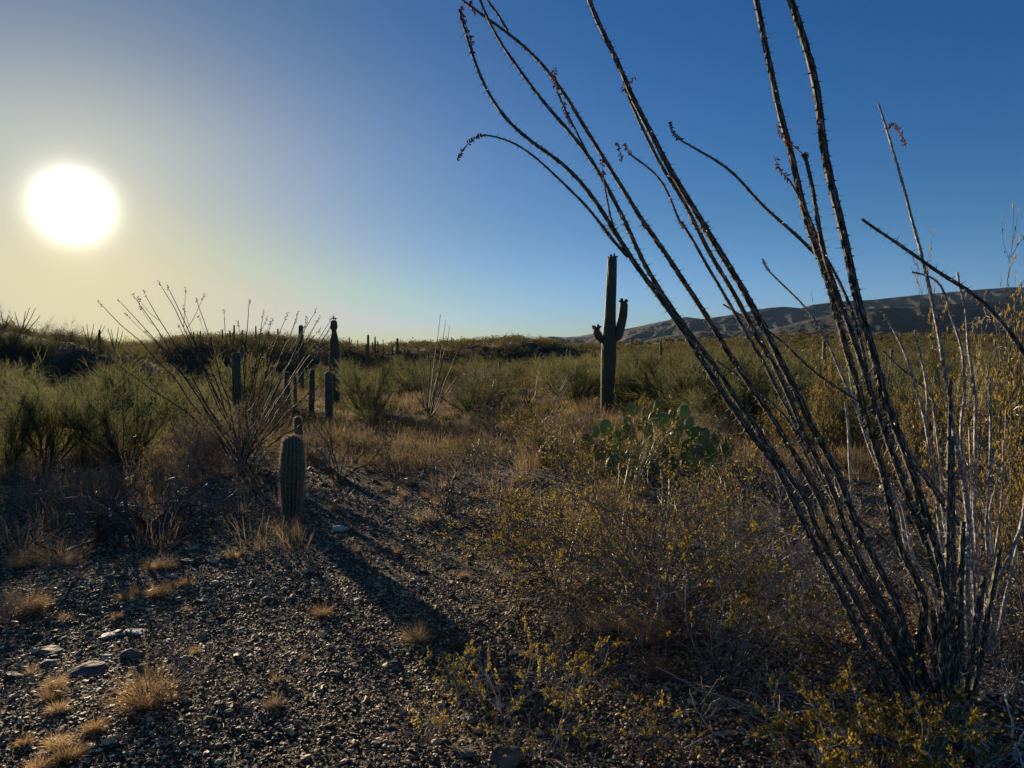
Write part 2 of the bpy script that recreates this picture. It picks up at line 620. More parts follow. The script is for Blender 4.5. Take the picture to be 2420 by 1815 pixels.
def saguaro_mat(name, c0, c1, crest):
    """ribbed skin: UV.x runs across one rib (0 valley .. 1 crest)"""
    m, nt = new_mat(name)
    N, L = nt.nodes, nt.links
    o = N.new('ShaderNodeOutputMaterial')
    b = N.new('ShaderNodeBsdfPrincipled')
    b.inputs['Roughness'].default_value = 0.6
    t = N.new('ShaderNodeTexCoord')
    sx = N.new('ShaderNodeSeparateXYZ')
    L.new(t.outputs['UV'], sx.inputs[0])
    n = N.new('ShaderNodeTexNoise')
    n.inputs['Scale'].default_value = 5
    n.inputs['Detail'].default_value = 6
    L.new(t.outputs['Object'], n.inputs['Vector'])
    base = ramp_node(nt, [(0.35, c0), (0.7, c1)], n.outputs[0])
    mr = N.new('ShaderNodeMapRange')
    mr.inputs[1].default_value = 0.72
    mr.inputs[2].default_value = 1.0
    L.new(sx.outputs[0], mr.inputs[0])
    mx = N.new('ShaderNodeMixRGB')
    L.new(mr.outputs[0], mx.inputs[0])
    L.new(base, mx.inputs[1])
    mx.inputs[2].default_value = (*crest, 1)  # tan crest colour stands for pale spines and their backlit rim glow
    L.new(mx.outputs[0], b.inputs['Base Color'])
    L.new(b.outputs[0], o.inputs[0])
    return m


M['sag'] = saguaro_mat('saguaro_skin', (.04, .045, .016), (.085, .085, .032), (.17, .145, .08))

# ------------------------------------------------------------------ ground and mountains
def grid_faces(n, m_, wrap=False):
    idx = np.arange(n * m_).reshape(n, m_)
    if wrap:
        a, b = idx[:-1], idx[1:]
        return np.stack([a, np.roll(a, -1, 1), np.roll(b, -1, 1), b], -1).reshape(-1, 4)
    return np.stack([idx[:-1, :-1], idx[:-1, 1:], idx[1:, 1:], idx[1:, :-1]], -1).reshape(-1, 4)


fa = np.concatenate([np.linspace(-50, 50, 420), np.linspace(50, 310, 90)[1:-1]]) * np.pi / 180
rr = np.concatenate([[0.05], np.geomspace(0.6, 5200, 420)])
AA, RR = np.meshgrid(fa, rr)
gx, gy = RR * np.sin(AA), RR * np.cos(AA)
gz = height(gx, gy)
mb = MB()
mb.add(np.stack([gx, gy, gz], -1), grid_faces(len(rr), len(fa), True)[:, ::-1])
ground = link('ground', mb.mesh('ground', [M['ground']], True))
tag(ground, kind='structure')

# far mountain range: skyline from left to right (photo column, row)
SKY1 = np.array([(700, 822), (1000, 820), (1180, 816), (1244, 809), (1299, 795), (1330, 797), (1365, 795), (1410, 787), (1487, 776), (1553, 762),
                 (1619, 749), (1658, 754), (1696, 749), (1752, 740), (1807, 729), (1851, 725), (1889, 729), (1917, 721), (1972, 714), (2055, 709),
                 (2165, 698), (2276, 688), (2375, 680), (2420, 680), (2700, 665), (3200, 640), (4200, 640)], float)
SKY2 = np.array([(700, 830), (1480, 822), (1530, 803), (1580, 793), (1640, 784), (1720, 782), (1810, 782), (1860, 768), (1900, 757), (1960, 744),
                 (2038, 730), (2120, 728), (2200, 722), (2300, 716), (2420, 712), (2700, 700), (3200, 690), (4200, 690)], float)


def mountain(name, prof, Ytop, depth_front, depth_back, seed, amp):
    u = (np.linspace(700, 4200, 1500) - 1210) / 1750.0
    py = np.interp(u * 1750 + 1210, prof[:, 0], prof[:, 1])
    ztop = EYE + (820 - py) / 1750 * Ytop
    t = np.concatenate([np.linspace(0, 1, 200), np.linspace(1, 1.6, 20)[1:]])
    T, U = np.meshgrid(t, u, indexing='ij')
    Z = np.broadcast_to(ztop, T.shape)
    Y = np.where(T <= 1, Ytop - (1 - T) * depth_front, Ytop + (T - 1) / 0.6 * depth_back)
    X = U * Ytop + (Y - Ytop) * U * 0.6
    prof_ = np.where(T <= 1, T ** 1.25, 1 - ((T - 1) / 0.6) ** 1.3)
    n1 = 1 - np.abs(2 * smooth_noise(X + 0.5 * Y, Y * 0.35, 210, seed) - 1)
    n2 = 1 - np.abs(2 * smooth_noise(X - 0.3 * Y, Y * 0.4, 85, seed + 1) - 1)
    n3 = .55 * smooth_noise(X, Y * .6, 34, seed + 2) + .3 * smooth_noise(X, Y * .7, 14, seed + 3) + .15 * rng.random(X.shape)
    env = np.sin(np.clip(T, 0, 1) * np.pi) ** 0.7
    Zf = -14 + (Z + 14) * prof_ + env * (Z + 14) * amp * (0.6 * (n1 - .6) + 0.3 * (n2 - .6)) + (n3 - .5) * 17 * np.clip(env + .15, 0, 1)
    mb = MB()
    mb.add(np.stack([X, Y, Zf], -1), grid_faces(len(t), len(u))[:, ::-1])
    o = link(name, mb.mesh(name, [M['hill']], True))
    return tag(o, kind='structure')


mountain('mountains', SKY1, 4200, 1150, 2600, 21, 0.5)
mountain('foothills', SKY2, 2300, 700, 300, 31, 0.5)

# gravel: one mesh of loose stones too many to count
ico = np.array([(0, 0, -1), (.724, -.526, -.447), (-.276, -.851, -.447), (-.894, 0, -.447), (-.276, .851, -.447), (.724, .526, -.447),
                (.276, -.851, .447), (-.724, -.526, .447), (-.724, .526, .447), (.276, .851, .447), (.894, 0, .447), (0, 0, 1)], float)
icof = np.array([(0, 1, 2), (1, 0, 5), (0, 2, 3), (0, 3, 4), (0, 4, 5), (1, 5, 10), (2, 1, 6), (3, 2, 7), (4, 3, 8), (5, 4, 9),
                 (1, 10, 6), (2, 6, 7), (3, 7, 8), (4, 8, 9), (5, 9, 10), (6, 10, 11), (7, 6, 11), (8, 7, 11), (9, 8, 11), (10, 9, 11)])


def stones(mb, C, S, rg, m=0, flat=(0.35, 0.75), jit=0.24):
    k = len(C)
    V = ico[None] * (1 + rg.normal(0, jit, (k, 12, 1))) + rg.normal(0, jit * .35, (k, 12, 3))
    sc_ = np.stack([S * rg.uniform(.7, 1.5, k), S * rg.uniform(.5, 1.0, k), S * rg.uniform(flat[0], flat[1], k)], 1)
    V = V * sc_[:, None]
    a = rg.uniform(0, 6.283, k)
    tl = rg.normal(0, .35, k)
    ca, sa, ct, st = np.cos(a), np.sin(a), np.cos(tl), np.sin(tl)
    x, y, z = V[..., 0], V[..., 1], V[..., 2]
    x, z = x * ct[:, None] + z * st[:, None], -x * st[:, None] + z * ct[:, None]
    x, y = x * ca[:, None] - y * sa[:, None], x * sa[:, None] + y * ca[:, None]
    V = np.stack([x, y, z], -1) + C[:, None]
    i = np.arange(k)[:, None, None] * 12
    mb.add(V, (icof[None] + i).reshape(-1, 3), m)


mb = MB()
for (n, y0, y1, smin, smax) in ((82000, 2.2, 5.0, .004, .0125), (64000, 4.6, 8.5, .0055, .015), (20000, 8, 16, .010, .026), (7000, 15, 30, .02, .05)):
    Y = np.sqrt(rng.uniform(y0 ** 2, y1 ** 2, n))
    X = Y * rng.uniform(-.82, .82, n)
    S = smin * (smax / smin) ** (rng.random(n) ** 2.2)
    big = rng.random(n) < 0.035
    S = np.where(big, S * rng.uniform(1.4, 2.8, n), S)
    Zg = height(X, Y)
    stones(mb, np.stack([X, Y, Zg + S * .14], -1), S, rng)
gravel = link('gravel', mb.mesh('gravel', [M['gravel']]))
tag(gravel, 'dark angular gravel scattered over the bare desert clearing', 'gravel', kind='stuff')
#PART2
# ------------------------------------------------------------------ the big ocotillos
CROP = {'C5': (1050, 0, 2.766), 'C6': (1700, 0, 2.369), 'Z1': (1400, 500, 4.148), 'Z2': (1800, 500, 3.568), 'Z3': (1600, 850, 4.148),
        'Z4': (1950, 850, 4.147), 'Z5': (1750, 1200, 5.185), 'Z6': (2020, 1200, 5.185), 'Z7': (1950, 1480, 4.706), 'Z8': (1500, 250, 4.148),
        'C7': (200, 640, 3.16), 'S': (0, 0, 1.0)}


def pts(*segs):
    o_ = []
    for k, s in segs:
        ox, oy, sc_ = CROP[k]
        o_ += [(ox + x / sc_, oy + y / sc_) for x, y in s]
    return np.array(o_, float)


def resample(Pt, step, smooth=1.2):
    """even spacing along a polyline, lightly smoothed"""
    d = np.concatenate([[0], np.cumsum(np.linalg.norm(np.diff(Pt, axis=0), axis=1))])
    keep = np.concatenate([[True], np.diff(d) > 1e-5])
    Pt, d = Pt[keep], d[keep]
    n = max(int(d[-1] / step), 4)
    t = np.linspace(0, d[-1], n)
    Q = np.stack([np.interp(t, d, Pt[:, i]) for i in range(3)], 1)
    w = max(int(0.05 / step * smooth), 1)
    ker = np.hanning(2 * w + 3)[1:-1]
    ker /= ker.sum()
    Qp = np.pad(Q, ((len(ker) // 2,) * 2, (0, 0)), mode='reflect', reflect_type='odd')
    return np.stack([np.convolve(Qp[:, i], ker, 'valid') for i in range(3)], 1)


def stem(mb, Pt, r0, r1, rg, spine=0.018, step=0.012, m=0, ms=1, gap=1.0, pw=0.8):
    """one spiny stem from base (r0) to tip (r1)"""
    Q = resample(Pt, step, 3.2)
    n = len(Q)
    s = np.linspace(1, 0, n) ** pw
    Rr = r1 + (r0 - r1) * s
    sides = 8
    th = np.arange(sides) * 2 * np.pi / sides
    k = np.arange(n)
    ph = k[:, None] * 0.16 * (step / 0.012)
    mod = 1 + 0.13 * np.cos(3 * th[None] + ph) + rg.normal(0, 0.06, (n, sides))
    mod = mod * (1 + 0.05 * np.sin(k * 0.9 * step / 0.012)[:, None])
    mb.tubes(Q, Rr[None] if Rr.ndim == 2 else Rr, sides, m, cap=True, refv=(.15, .95, .1), uv=True, mod=mod[None])
    # spines in a spiral, each on a small raised cushion
    T = np.gradient(Q, axis=0)
    T /= np.linalg.norm(T, axis=1, keepdims=True)
    ref = np.array([.15, .95, .1])
    A = np.cross(T, ref)
    A /= np.linalg.norm(A, axis=1, keepdims=True)
    B = np.cross(T, A)
    ns = int(n * step / (0.0095 * gap))
    idx = np.clip((np.linspace(0.01, 0.995, ns) * (n - 1)).astype(int), 0, n - 1)
    a = np.arange(ns) * 2.399 + rg.normal(0, .15, ns)
    D = np.cos(a)[:, None] * A[idx] + np.sin(a)[:, None] * B[idx]
    base = Q[idx] + D * (Rr[idx] * 0.8)[:, None]
    dirs = D + T[idx] * rg.normal(-.18, .2, ns)[:, None] + rg.normal(0, .1, (ns, 3))
    mb.spikes(base, dirs, Rr[idx] * 0.2 + 0.0065 * rg.uniform(.8, 1.2, ns), np.minimum(Rr[idx] * .42, .0055), m)
    L = spine * rg.uniform(.7, 1.35, ns)
    mb.spikes(base, dirs, Rr[idx] * .2 + L, 0.0016, ms)


def flower(mb, Pt, rg, n=34, L=0.017, w=0.0062, m=0):
    """dry bud cluster round a thin stalk"""
    Q = resample(Pt, 0.008, 0.5)
    mb.tubes(Q, np.full(len(Q), .0018), 4, m)
    T = np.gradient(Q, axis=0)
    T /= np.linalg.norm(T, axis=1, keepdims=True)
    i = (rg.random(n) * (len(Q) - 1)).astype(int)
    D = rg.normal(size=(n, 3))
    D = D - (D * T[i]).sum(1, keepdims=True) * T[i]
    D /= np.linalg.norm(D, axis=1, keepdims=True)
    D = D + T[i] * rg.uniform(.5, 1.2, n)[:, None]
    D /= np.linalg.norm(D, axis=1, keepdims=True)
    LL = L * rg.uniform(.6, 1.25, n)
    tt = np.array([0, .25, .55, .8, 1.0])
    rr_ = np.array([.15, .8, 1.0, .6, .05])
    C = Q[i] + D * .003
    Pb = C[:, None] + D[:, None] * (tt[None, :, None] * LL[:, None, None])
    mb.tubes(Pb, np.broadcast_to(rr_[None] * w / 2, (n, 5)) * rg.uniform(.7, 1.2, (n, 1)), 5, m)


def px_path(p, y_tip, y_base):
    """photo path (tip first) -> world path from base to tip, distance running evenly from base to tip"""
    d = np.concatenate([[0], np.cumsum(np.linalg.norm(np.diff(p, axis=0), axis=1))])
    t = d / d[-1]
    Yv = y_tip + (y_base - y_tip) * t
    return np.array([P(a, b, y) for (a, b), y in zip(p, Yv)])[::-1]


def ocotillo_from_paths(root, stems, mats_, rg, dy=0.0):
    for s in stems:
        p, yt, yb, wb, wt = s['p'], s['yt'], s['yb'], s['wb'], s['wt']
        W = px_path(p, yt, yb)
        if s.get('up') is not None:      # goes on above the frame
            e = W[-1]
            d = W[-1] - W[-3]
            d /= np.linalg.norm(d)
            u = s['up']
            W = np.concatenate([W, [e + d * u * .5 + np.array([0, 0, .03]), e + d * u + np.array([0, 0, .05])]])
        loc = np.array(root.location)
        mb = MB()
        r0, r1 = wb / 2 / F0 * yb * .88, wt / 2 / F0 * yt
        stem(mb, W - loc, r0, r1, rg, spine=s.get('sp', .021), gap=s.get('gap', 1.0), pw=s.get('pw', .8))
        mt = [mats_[0], mats_[1]]
        if s.get('m'):
            mt = [M[s['m']], mats_[1]]
        so = link('stem', mb.mesh('stem', mt, False), root)
        for f in s.get('fl', []):
            mf = MB()
            flower(mf, px_path(f, yt, yt) - loc, rg, n=s.get('nf', 34), L=s.get('bl', .015))
            link('flower_cluster', mf.mesh('flower_cluster', [M['bud']], True), so)


rg = np.random.default_rng(5)
base = G(2215, 1745)
YB = base[1]
oc = thing('ocotillo', 'tall dark ocotillo in the right foreground, thick spiny stems leaning left across the sky', 'ocotillo', base)


def b(dx, dy=0):
    return ('S', [(2215 + dx, 1745 + dy)])


S = []
# outermost pair on the left and what rides on it
S.append(dict(p=pts(('C5', [(100, 60), (115, 150), (150, 240), (180, 350), (210, 440), (240, 520), (280, 610), (340, 700), (400, 775), (460, 840), (530, 900), (640, 975), (760, 1055), (860, 1150), (950, 1260), (1040, 1380), (1100, 1490), (1160, 1580)]),
                    ('Z1', [(100, 20), (180, 130), (240, 240), (320, 360), (420, 510), (520, 650), (620, 790), (720, 920), (800, 1040), (880, 1160), (960, 1270), (1050, 1430), (1150, 1560)]),
                    ('Z3', [(240, 10), (340, 170), (440, 320), (540, 480), (680, 660), (800, 810), (920, 960), (1010, 1080), (1070, 1230), (1130, 1380), (1200, 1520)]),
                    ('Z5', [(700, 40), (800, 220), (900, 450), (1000, 620), (1100, 820), (1200, 1000), (1290, 1180), (1380, 1380), (1450, 1530)]),
                    ('Z7', [(430, 190), (520, 360), (640, 590), (780, 820), (930, 1040)]), b(-35)), yt=2.75, yb=YB, wb=22, wt=5, fl=[pts(('C5', [(185, 345), (170, 250), (130, 130), (105, 40)]))], nf=40))
S.append(dict(p=pts(('C5', [(260, 880), (370, 885), (440, 910), (540, 980), (640, 1065), (720, 1140), (800, 1225), (900, 1310), (970, 1380), (1020, 1450), (1060, 1530), (1120, 1600)]),
                    ('Z1', [(20, 30), (90, 140), (160, 230), (210, 310), (300, 385), (350, 440)])), yt=2.72, yb=2.82, wb=9, wt=3.5, fl=[pts(('C5', [(260, 880), (205, 895), (150, 945), (110, 990), (85, 1050)]))], sp=.013, nf=46, bl=.012))
S.append(dict(p=pts(('C5', [(225, -30), (260, 80), (310, 180), (360, 270), (430, 380), (520, 490), (590, 600), (680, 700), (760, 790), (850, 900), (940, 1010), (1000, 1110), (1050, 1190), (1110, 1300), (1170, 1420), (1220, 1530)]),
                    ('Z1', [(270, 10), (330, 130), (390, 250), (440, 380), (490, 480), (560, 600), (640, 730), (720, 870), (800, 990), (880, 1100), (960, 1210), (1040, 1310), (1130, 1410), (1200, 1520)]),
                    ('Z3', [(360, 30), (440, 170), (530, 320), (640, 480), (760, 650), (880, 810), (980, 960), (1060, 1090), (1160, 1230), (1250, 1350), (1350, 1480)]),
                    ('Z5', [(800, 30), (930, 260), (1030, 440), (1140, 640), (1240, 820), (1340, 1000), (1420, 1150), (1500, 1300), (1590, 1480)]),
                    ('Z7', [(640, 210), (760, 420), (900, 690), (1020, 900), (1120, 1080)]), b(-20, 10)), yt=2.95, yb=YB + .05, wb=20, wt=5))
S.append(dict(p=pts(('C5', [(735, 600), (790, 720), (840, 820), (890, 900), (940, 1010)])), yt=2.95, yb=2.96, wb=5, wt=3.5, sp=.012, fl=[pts(('C5', [(840, 830), (790, 720), (750, 610)])), pts(('C5', [(740, 600), (720, 530), (715, 440)]))], nf=26))
S.append(dict(p=pts(('C5', [(1040, 1150), (1060, 1300), (1080, 1420), (1110, 1500)])), yt=2.85, yb=2.85, wb=6, wt=3.5, sp=.012, fl=[pts(('C5', [(1040, 1150), (1030, 1090), (1033, 1040)]))], nf=12))
S.append(dict(p=pts(('C5', [(90, -20), (160, 40), (240, 90), (320, 150), (410, 205), (480, 265), (560, 330), (640, 420), (720, 520), (790, 620), (860, 730), (920, 830), (980, 930), (1050, 1050), (1120, 1160), (1200, 1290), (1290, 1430), (1370, 1550)]),
                    ('Z1', [(430, 20), (520, 130), (590, 240), (680, 350), (770, 480), (850, 610), (930, 740), (1010, 860), (1090, 980), (1160, 1100), (1240, 1230), (1320, 1360), (1420, 1490)]),
                    ('Z3', [(540, 10), (620, 120), (700, 240), (790, 360), (870, 480), (950, 600), (1030, 710), (1100, 840), (1160, 960), (1240, 1080), (1310, 1200), (1370, 1300), (1440, 1440)]),
                    ('Z5', [(1000, 30), (1090, 200), (1180, 400), (1290, 560), (1400, 760), (1500, 920), (1600, 1080), (1700, 1260), (1790, 1430)]),
                    ('Z7', [(720, 60), (860, 330), (1010, 600), (1140, 860), (1230, 1080)]), b(-5, 15)), yt=3.2, yb=YB + .1, wb=21, wt=5, fl=[pts(('C5', [(215, 85), (185, 60), (165, 5)]))], nf=18))
S.append(dict(p=pts(('C5', [(265, -20), (310, 30), (360, 90), (395, 150), (415, 200)])), yt=3.2, yb=3.2, wb=6, wt=4.5, sp=.013))
S.append(dict(p=pts(('C5', [(950, 0), (970, 90), (1040, 220), (1110, 340), (1160, 460), (1200, 580), (1260, 700), (1320, 820), (1370, 900), (1420, 1000), (1480, 1120), (1550, 1230), (1620, 1350), (1690, 1470), (1760, 1570)]),
                    ('Z1', [(1010, 20), (1080, 110), (1150, 230), (1220, 340), (1290, 470), (1370, 600), (1440, 700), (1510, 820), (1580, 940), (1640, 1060), (1710, 1180), (1770, 1320), (1850, 1480)]),
                    ('Z3', [(1010, 20), (1080, 150), (1150, 290), (1230, 420), (1290, 570), (1350, 710), (1430, 850), (1510, 1000), (1580, 1130), (1640, 1280), (1690, 1420)]),
                    ('Z5', [(1330, 30), (1430, 230), (1530, 420), (1620, 600), (1700, 750), (1780, 900), (1860, 1060), (1940, 1230), (2010, 1380)]),
                    ('Z7', [(860, 120), (980, 330), (1110, 600), (1230, 850), (1300, 1060)]), b(12, 5)), yt=2.9, yb=YB + .0, wb=23, wt=8, up=.5))
S.append(dict(p=pts(('C5', [(1185, 575), (1210, 650), (1270, 790), (1330, 910), (1390, 1040), (1450, 1140), (1540, 1260), (1600, 1380), (1660, 1510)]),
                    ('Z1', [(940, 0), (990, 90), (1040, 190), (1100, 310), (1170, 440), (1240, 560), (1310, 670), (1380, 790), (1440, 900), (1500, 1020), (1560, 1130), (1640, 1260), (1720, 1390), (1790, 1510)]),
                    ('Z3', [(930, 20), (1000, 130), (1060, 280), (1110, 420), (1180, 560), (1240, 700), (1290, 820), (1360, 950), (1430, 1090), (1500, 1230), (1560, 1360), (1620, 1510)]),
                    ('Z5', [(1190, 30), (1270, 230), (1350, 430), (1440, 620), (1530, 800), (1600, 960), (1680, 1100), (1760, 1230), (1850, 1400)]),
                    ('Z7', [(780, 80), (900, 330), (1040, 600), (1160, 850), (1250, 1060)]), b(0, -10)), yt=3.1, yb=YB + .15, wb=19, wt=6, fl=[pts(('C5', [(1185, 590), (1175, 570), (1172, 545)])), pts(('C5', [(1200, 560), (1225, 530), (1245, 500)]))], nf=10))
S.append(dict(p=pts(('C5', [(1210, 1005), (1240, 1030), (1330, 1090), (1400, 1140), (1440, 1200), (1470, 1270), (1500, 1360), (1540, 1460), (1600, 1550)]),
                    ('Z1', [(820, 10), (850, 90), (900, 150), (970, 240), (1030, 350), (1090, 480), (1160, 580), (1230, 700), (1290, 810), (1350, 920), (1410, 1030), (1470, 1130), (1550, 1260), (1630, 1380), (1710, 1530)]),
                    ('Z3', [(850, 20), (910, 150), (970, 280), (1040, 400), (1110, 530), (1180, 670), (1240, 800), (1300, 920), (1370, 1050), (1440, 1190), (1500, 1330), (1570, 1480)]),
                    ('Z5', [(1230, 80), (1330, 330), (1430, 560), (1540, 760), (1640, 960), (1760, 1160), (1850, 1330)]),
                    ('Z7', [(830, 130), (960, 400), (1100, 680), (1200, 900)]), b(-10, -20)), yt=3.4, yb=YB + .3, wb=14, wt=4, m='grey_bark',
              fl=[pts(('C5', [(1220, 1010), (1190, 975), (1170, 940)])), pts(('C5', [(1160, 1060), (1150, 1010), (1140, 960), (1120, 930)]))], nf=30, bl=.012))
S.append(dict(p=pts(('Z1', [(1280, 905), (1400, 990), (1530, 1060), (1630, 1110), (1750, 1180), (1880, 1290), (2000, 1410)]),
                    ('Z3', [(1220, 10), (1350, 120), (1480, 220), (1620, 310), (1750, 390), (1900, 490)]),
                    ('Z4', [(450, 490), (600, 650), (780, 860), (900, 1010), (1030, 1190), (1150, 1350), (1250, 1480), (1330, 1600)]), b(60, -60)), yt=3.5, yb=YB + .5, wb=11, wt=4, m='grey_bark', sp=.014))
S.append(dict(p=pts(('Z1', [(1210, 1460), (1330, 1540), (1440, 1620)]), ('Z3', [(500, 90), (620, 170), (780, 290), (900, 400), (1010, 500), (1130, 620), (1210, 790), (1300, 1030), (1400, 1220), (1500, 1320)]),
                    ('Z5', [(1420, 110), (1700, 330), (1900, 550)]), ('Z6', [(600, 650), (720, 850)]), b(10, -90)), yt=3.6, yb=YB + .5, wb=10, wt=4, m='grey_bark', sp=.012))
S.append(dict(p=pts(('Z8', [(470, 350), (560, 400), (650, 460), (760, 510), (860, 560), (950, 620), (1020, 700), (1080, 780), (1150, 870), (1230, 960), (1320, 1050), (1420, 1130), (1520, 1210), (1620, 1290), (1720, 1380), (1760, 1440)])),
              yt=2.8, yb=2.9, wb=9, wt=4.5, fl=[pts(('Z8', [(470, 345), (440, 330), (390, 290), (360, 220), (338, 160)]))], nf=60, bl=.010, sp=.016))
S.append(dict(p=pts(('C6', [(205, 0), (225, 90), (245, 190), (270, 300), (300, 440), (320, 560), (350, 690), (390, 810), (420, 930), (450, 1070), (480, 1200), (510, 1320), (550, 1420), (590, 1520)]),
                    ('Z2', [(530, 510), (590, 650), (620, 800), (650, 920), (680, 1060), (720, 1200), (780, 1380)]),
                    ('Z4', [(260, 130), (320, 250), (360, 400), (410, 570), (450, 740), (510, 900), (550, 1050), (590, 1220), (630, 1420)]),
                    ('Z6', [(480, 270), (540, 460), (620, 640), (720, 830), (820, 1010), (900, 1180)]), ('Z7', [(1010, 330), (1130, 620), (1230, 900)]), b(20, -15)),
              yt=2.7, yb=YB + .05, wb=22, wt=10, up=.55))
S.append(dict(p=pts(('C6', [(482, 872), (500, 940), (520, 1040), (545, 1160), (550, 1270)]), ('Z2', [(510, 320), (545, 420), (570, 510), (610, 620), (650, 720), (700, 850), (740, 1000), (800, 1150), (860, 1290)]),
                    ('Z4', [(330, 20), (380, 130), (440, 300), (500, 460), (560, 640), (620, 820), (680, 980), (740, 1150), (800, 1320), (870, 1480)]),
                    ('Z6', [(850, 280), (900, 430), (960, 650), (1020, 850), (1080, 1050), (1130, 1250)]), ('Z7', [(1230, 350), (1280, 700), (1310, 980)]), b(35, 5)),
              yt=2.7, yb=YB - .05, wb=25, wt=8, fl=[pts(('C6', [(480, 875), (430, 830), (370, 780), (335, 740), (318, 695)])), pts(('C6', [(480, 875), (485, 850)]))], nf=22, bl=.017))
S.append(dict(p=pts(('C6', [(385, 1000), (420, 1050), (480, 1150), (510, 1230), (540, 1290)]), ('Z2', [(500, 300)])), yt=2.72, yb=2.74, wb=7, wt=4.5, m='grey_bark', fl=[pts(('C6', [(395, 1010), (370, 985), (330, 950), (318, 900), (305, 875)]))], nf=20))
S.append(dict(p=pts(('C6', [(400, 0), (440, 110), (470, 220), (510, 340), (540, 470), (560, 590), (570, 720), (590, 850), (610, 970), (640, 1090), (670, 1210), (700, 1340), (730, 1460)]),
                    ('Z2', [(755, 450), (765, 560), (800, 720), (840, 860), (870, 980), (900, 1100), (940, 1200), (980, 1320)]),
                    ('Z4', [(510, 80), (560, 300), (600, 440), (660, 600), (720, 750), (780, 880), (830, 1050), (880, 1200), (930, 1350), (980, 1500)]),
                    ('Z6', [(880, 100), (940, 330), (1010, 560), (1070, 800), (1120, 1050), (1160, 1300)]), ('Z7', [(1280, 350), (1340, 700), (1370, 980)]), b(50, 5)),
              yt=2.45, yb=YB - .1, wb=25, wt=13, up=.6, sp=.021))
S.append(dict(p=pts(('Z2', [(550, 400), (620, 520), (680, 640), (730, 760), (780, 880), (820, 1000), (850, 1150), (870, 1280)]), ('Z4', [(400, 60), (450, 300), (540, 560), (660, 760), (800, 960), (950, 1130), (1100, 1330), (1230, 1530)]), b(70, -60)),
              yt=3.3, yb=YB + .4, wb=11, wt=7, m='grey_bark'))
# more stems crowding the base
for (x1, y1, x2, y2, w) in ((2160, 1585, 2190, 1600, 17), (2215, 1560, 2222, 1650, 19), (2268, 1440, 2262, 1600, 20), (2300, 1520, 2280, 1640, 20), (2250, 1330, 2250, 1560, 18), (2130, 1600, 2180, 1700, 15), (2330, 1480, 2305, 1620, 16), (2100, 1500, 2170, 1650, 13), (2240, 1250, 2236, 1520, 14)):
    tx, ty = x1 + (x1 - x2) * 1.3, y1 + (y1 - y2) * 1.3
    S.append(dict(p=pts(('S', [(tx, ty), (x1, y1), (x2, y2)]), b((x2 - 2215) * .55, rg.uniform(-25, 25))), yt=YB + rg.uniform(-.1, .4), yb=YB + rg.uniform(-.1, .2), wb=w + 3, wt=w * .6))
ocotillo_from_paths(oc, S, [M['bark'], M['spine']], rg)

# the paler ocotillo just behind it
base2 = G(2335, 1560)
YC = base2[1]
oc2 = thing('ocotillo', 'pale grey sunlit ocotillo with thin upright stems, behind the right side of the dark one', 'ocotillo', base2)


def b2(dx, dy=0):
    return ('S', [(2335 + dx, 1560 + dy)])


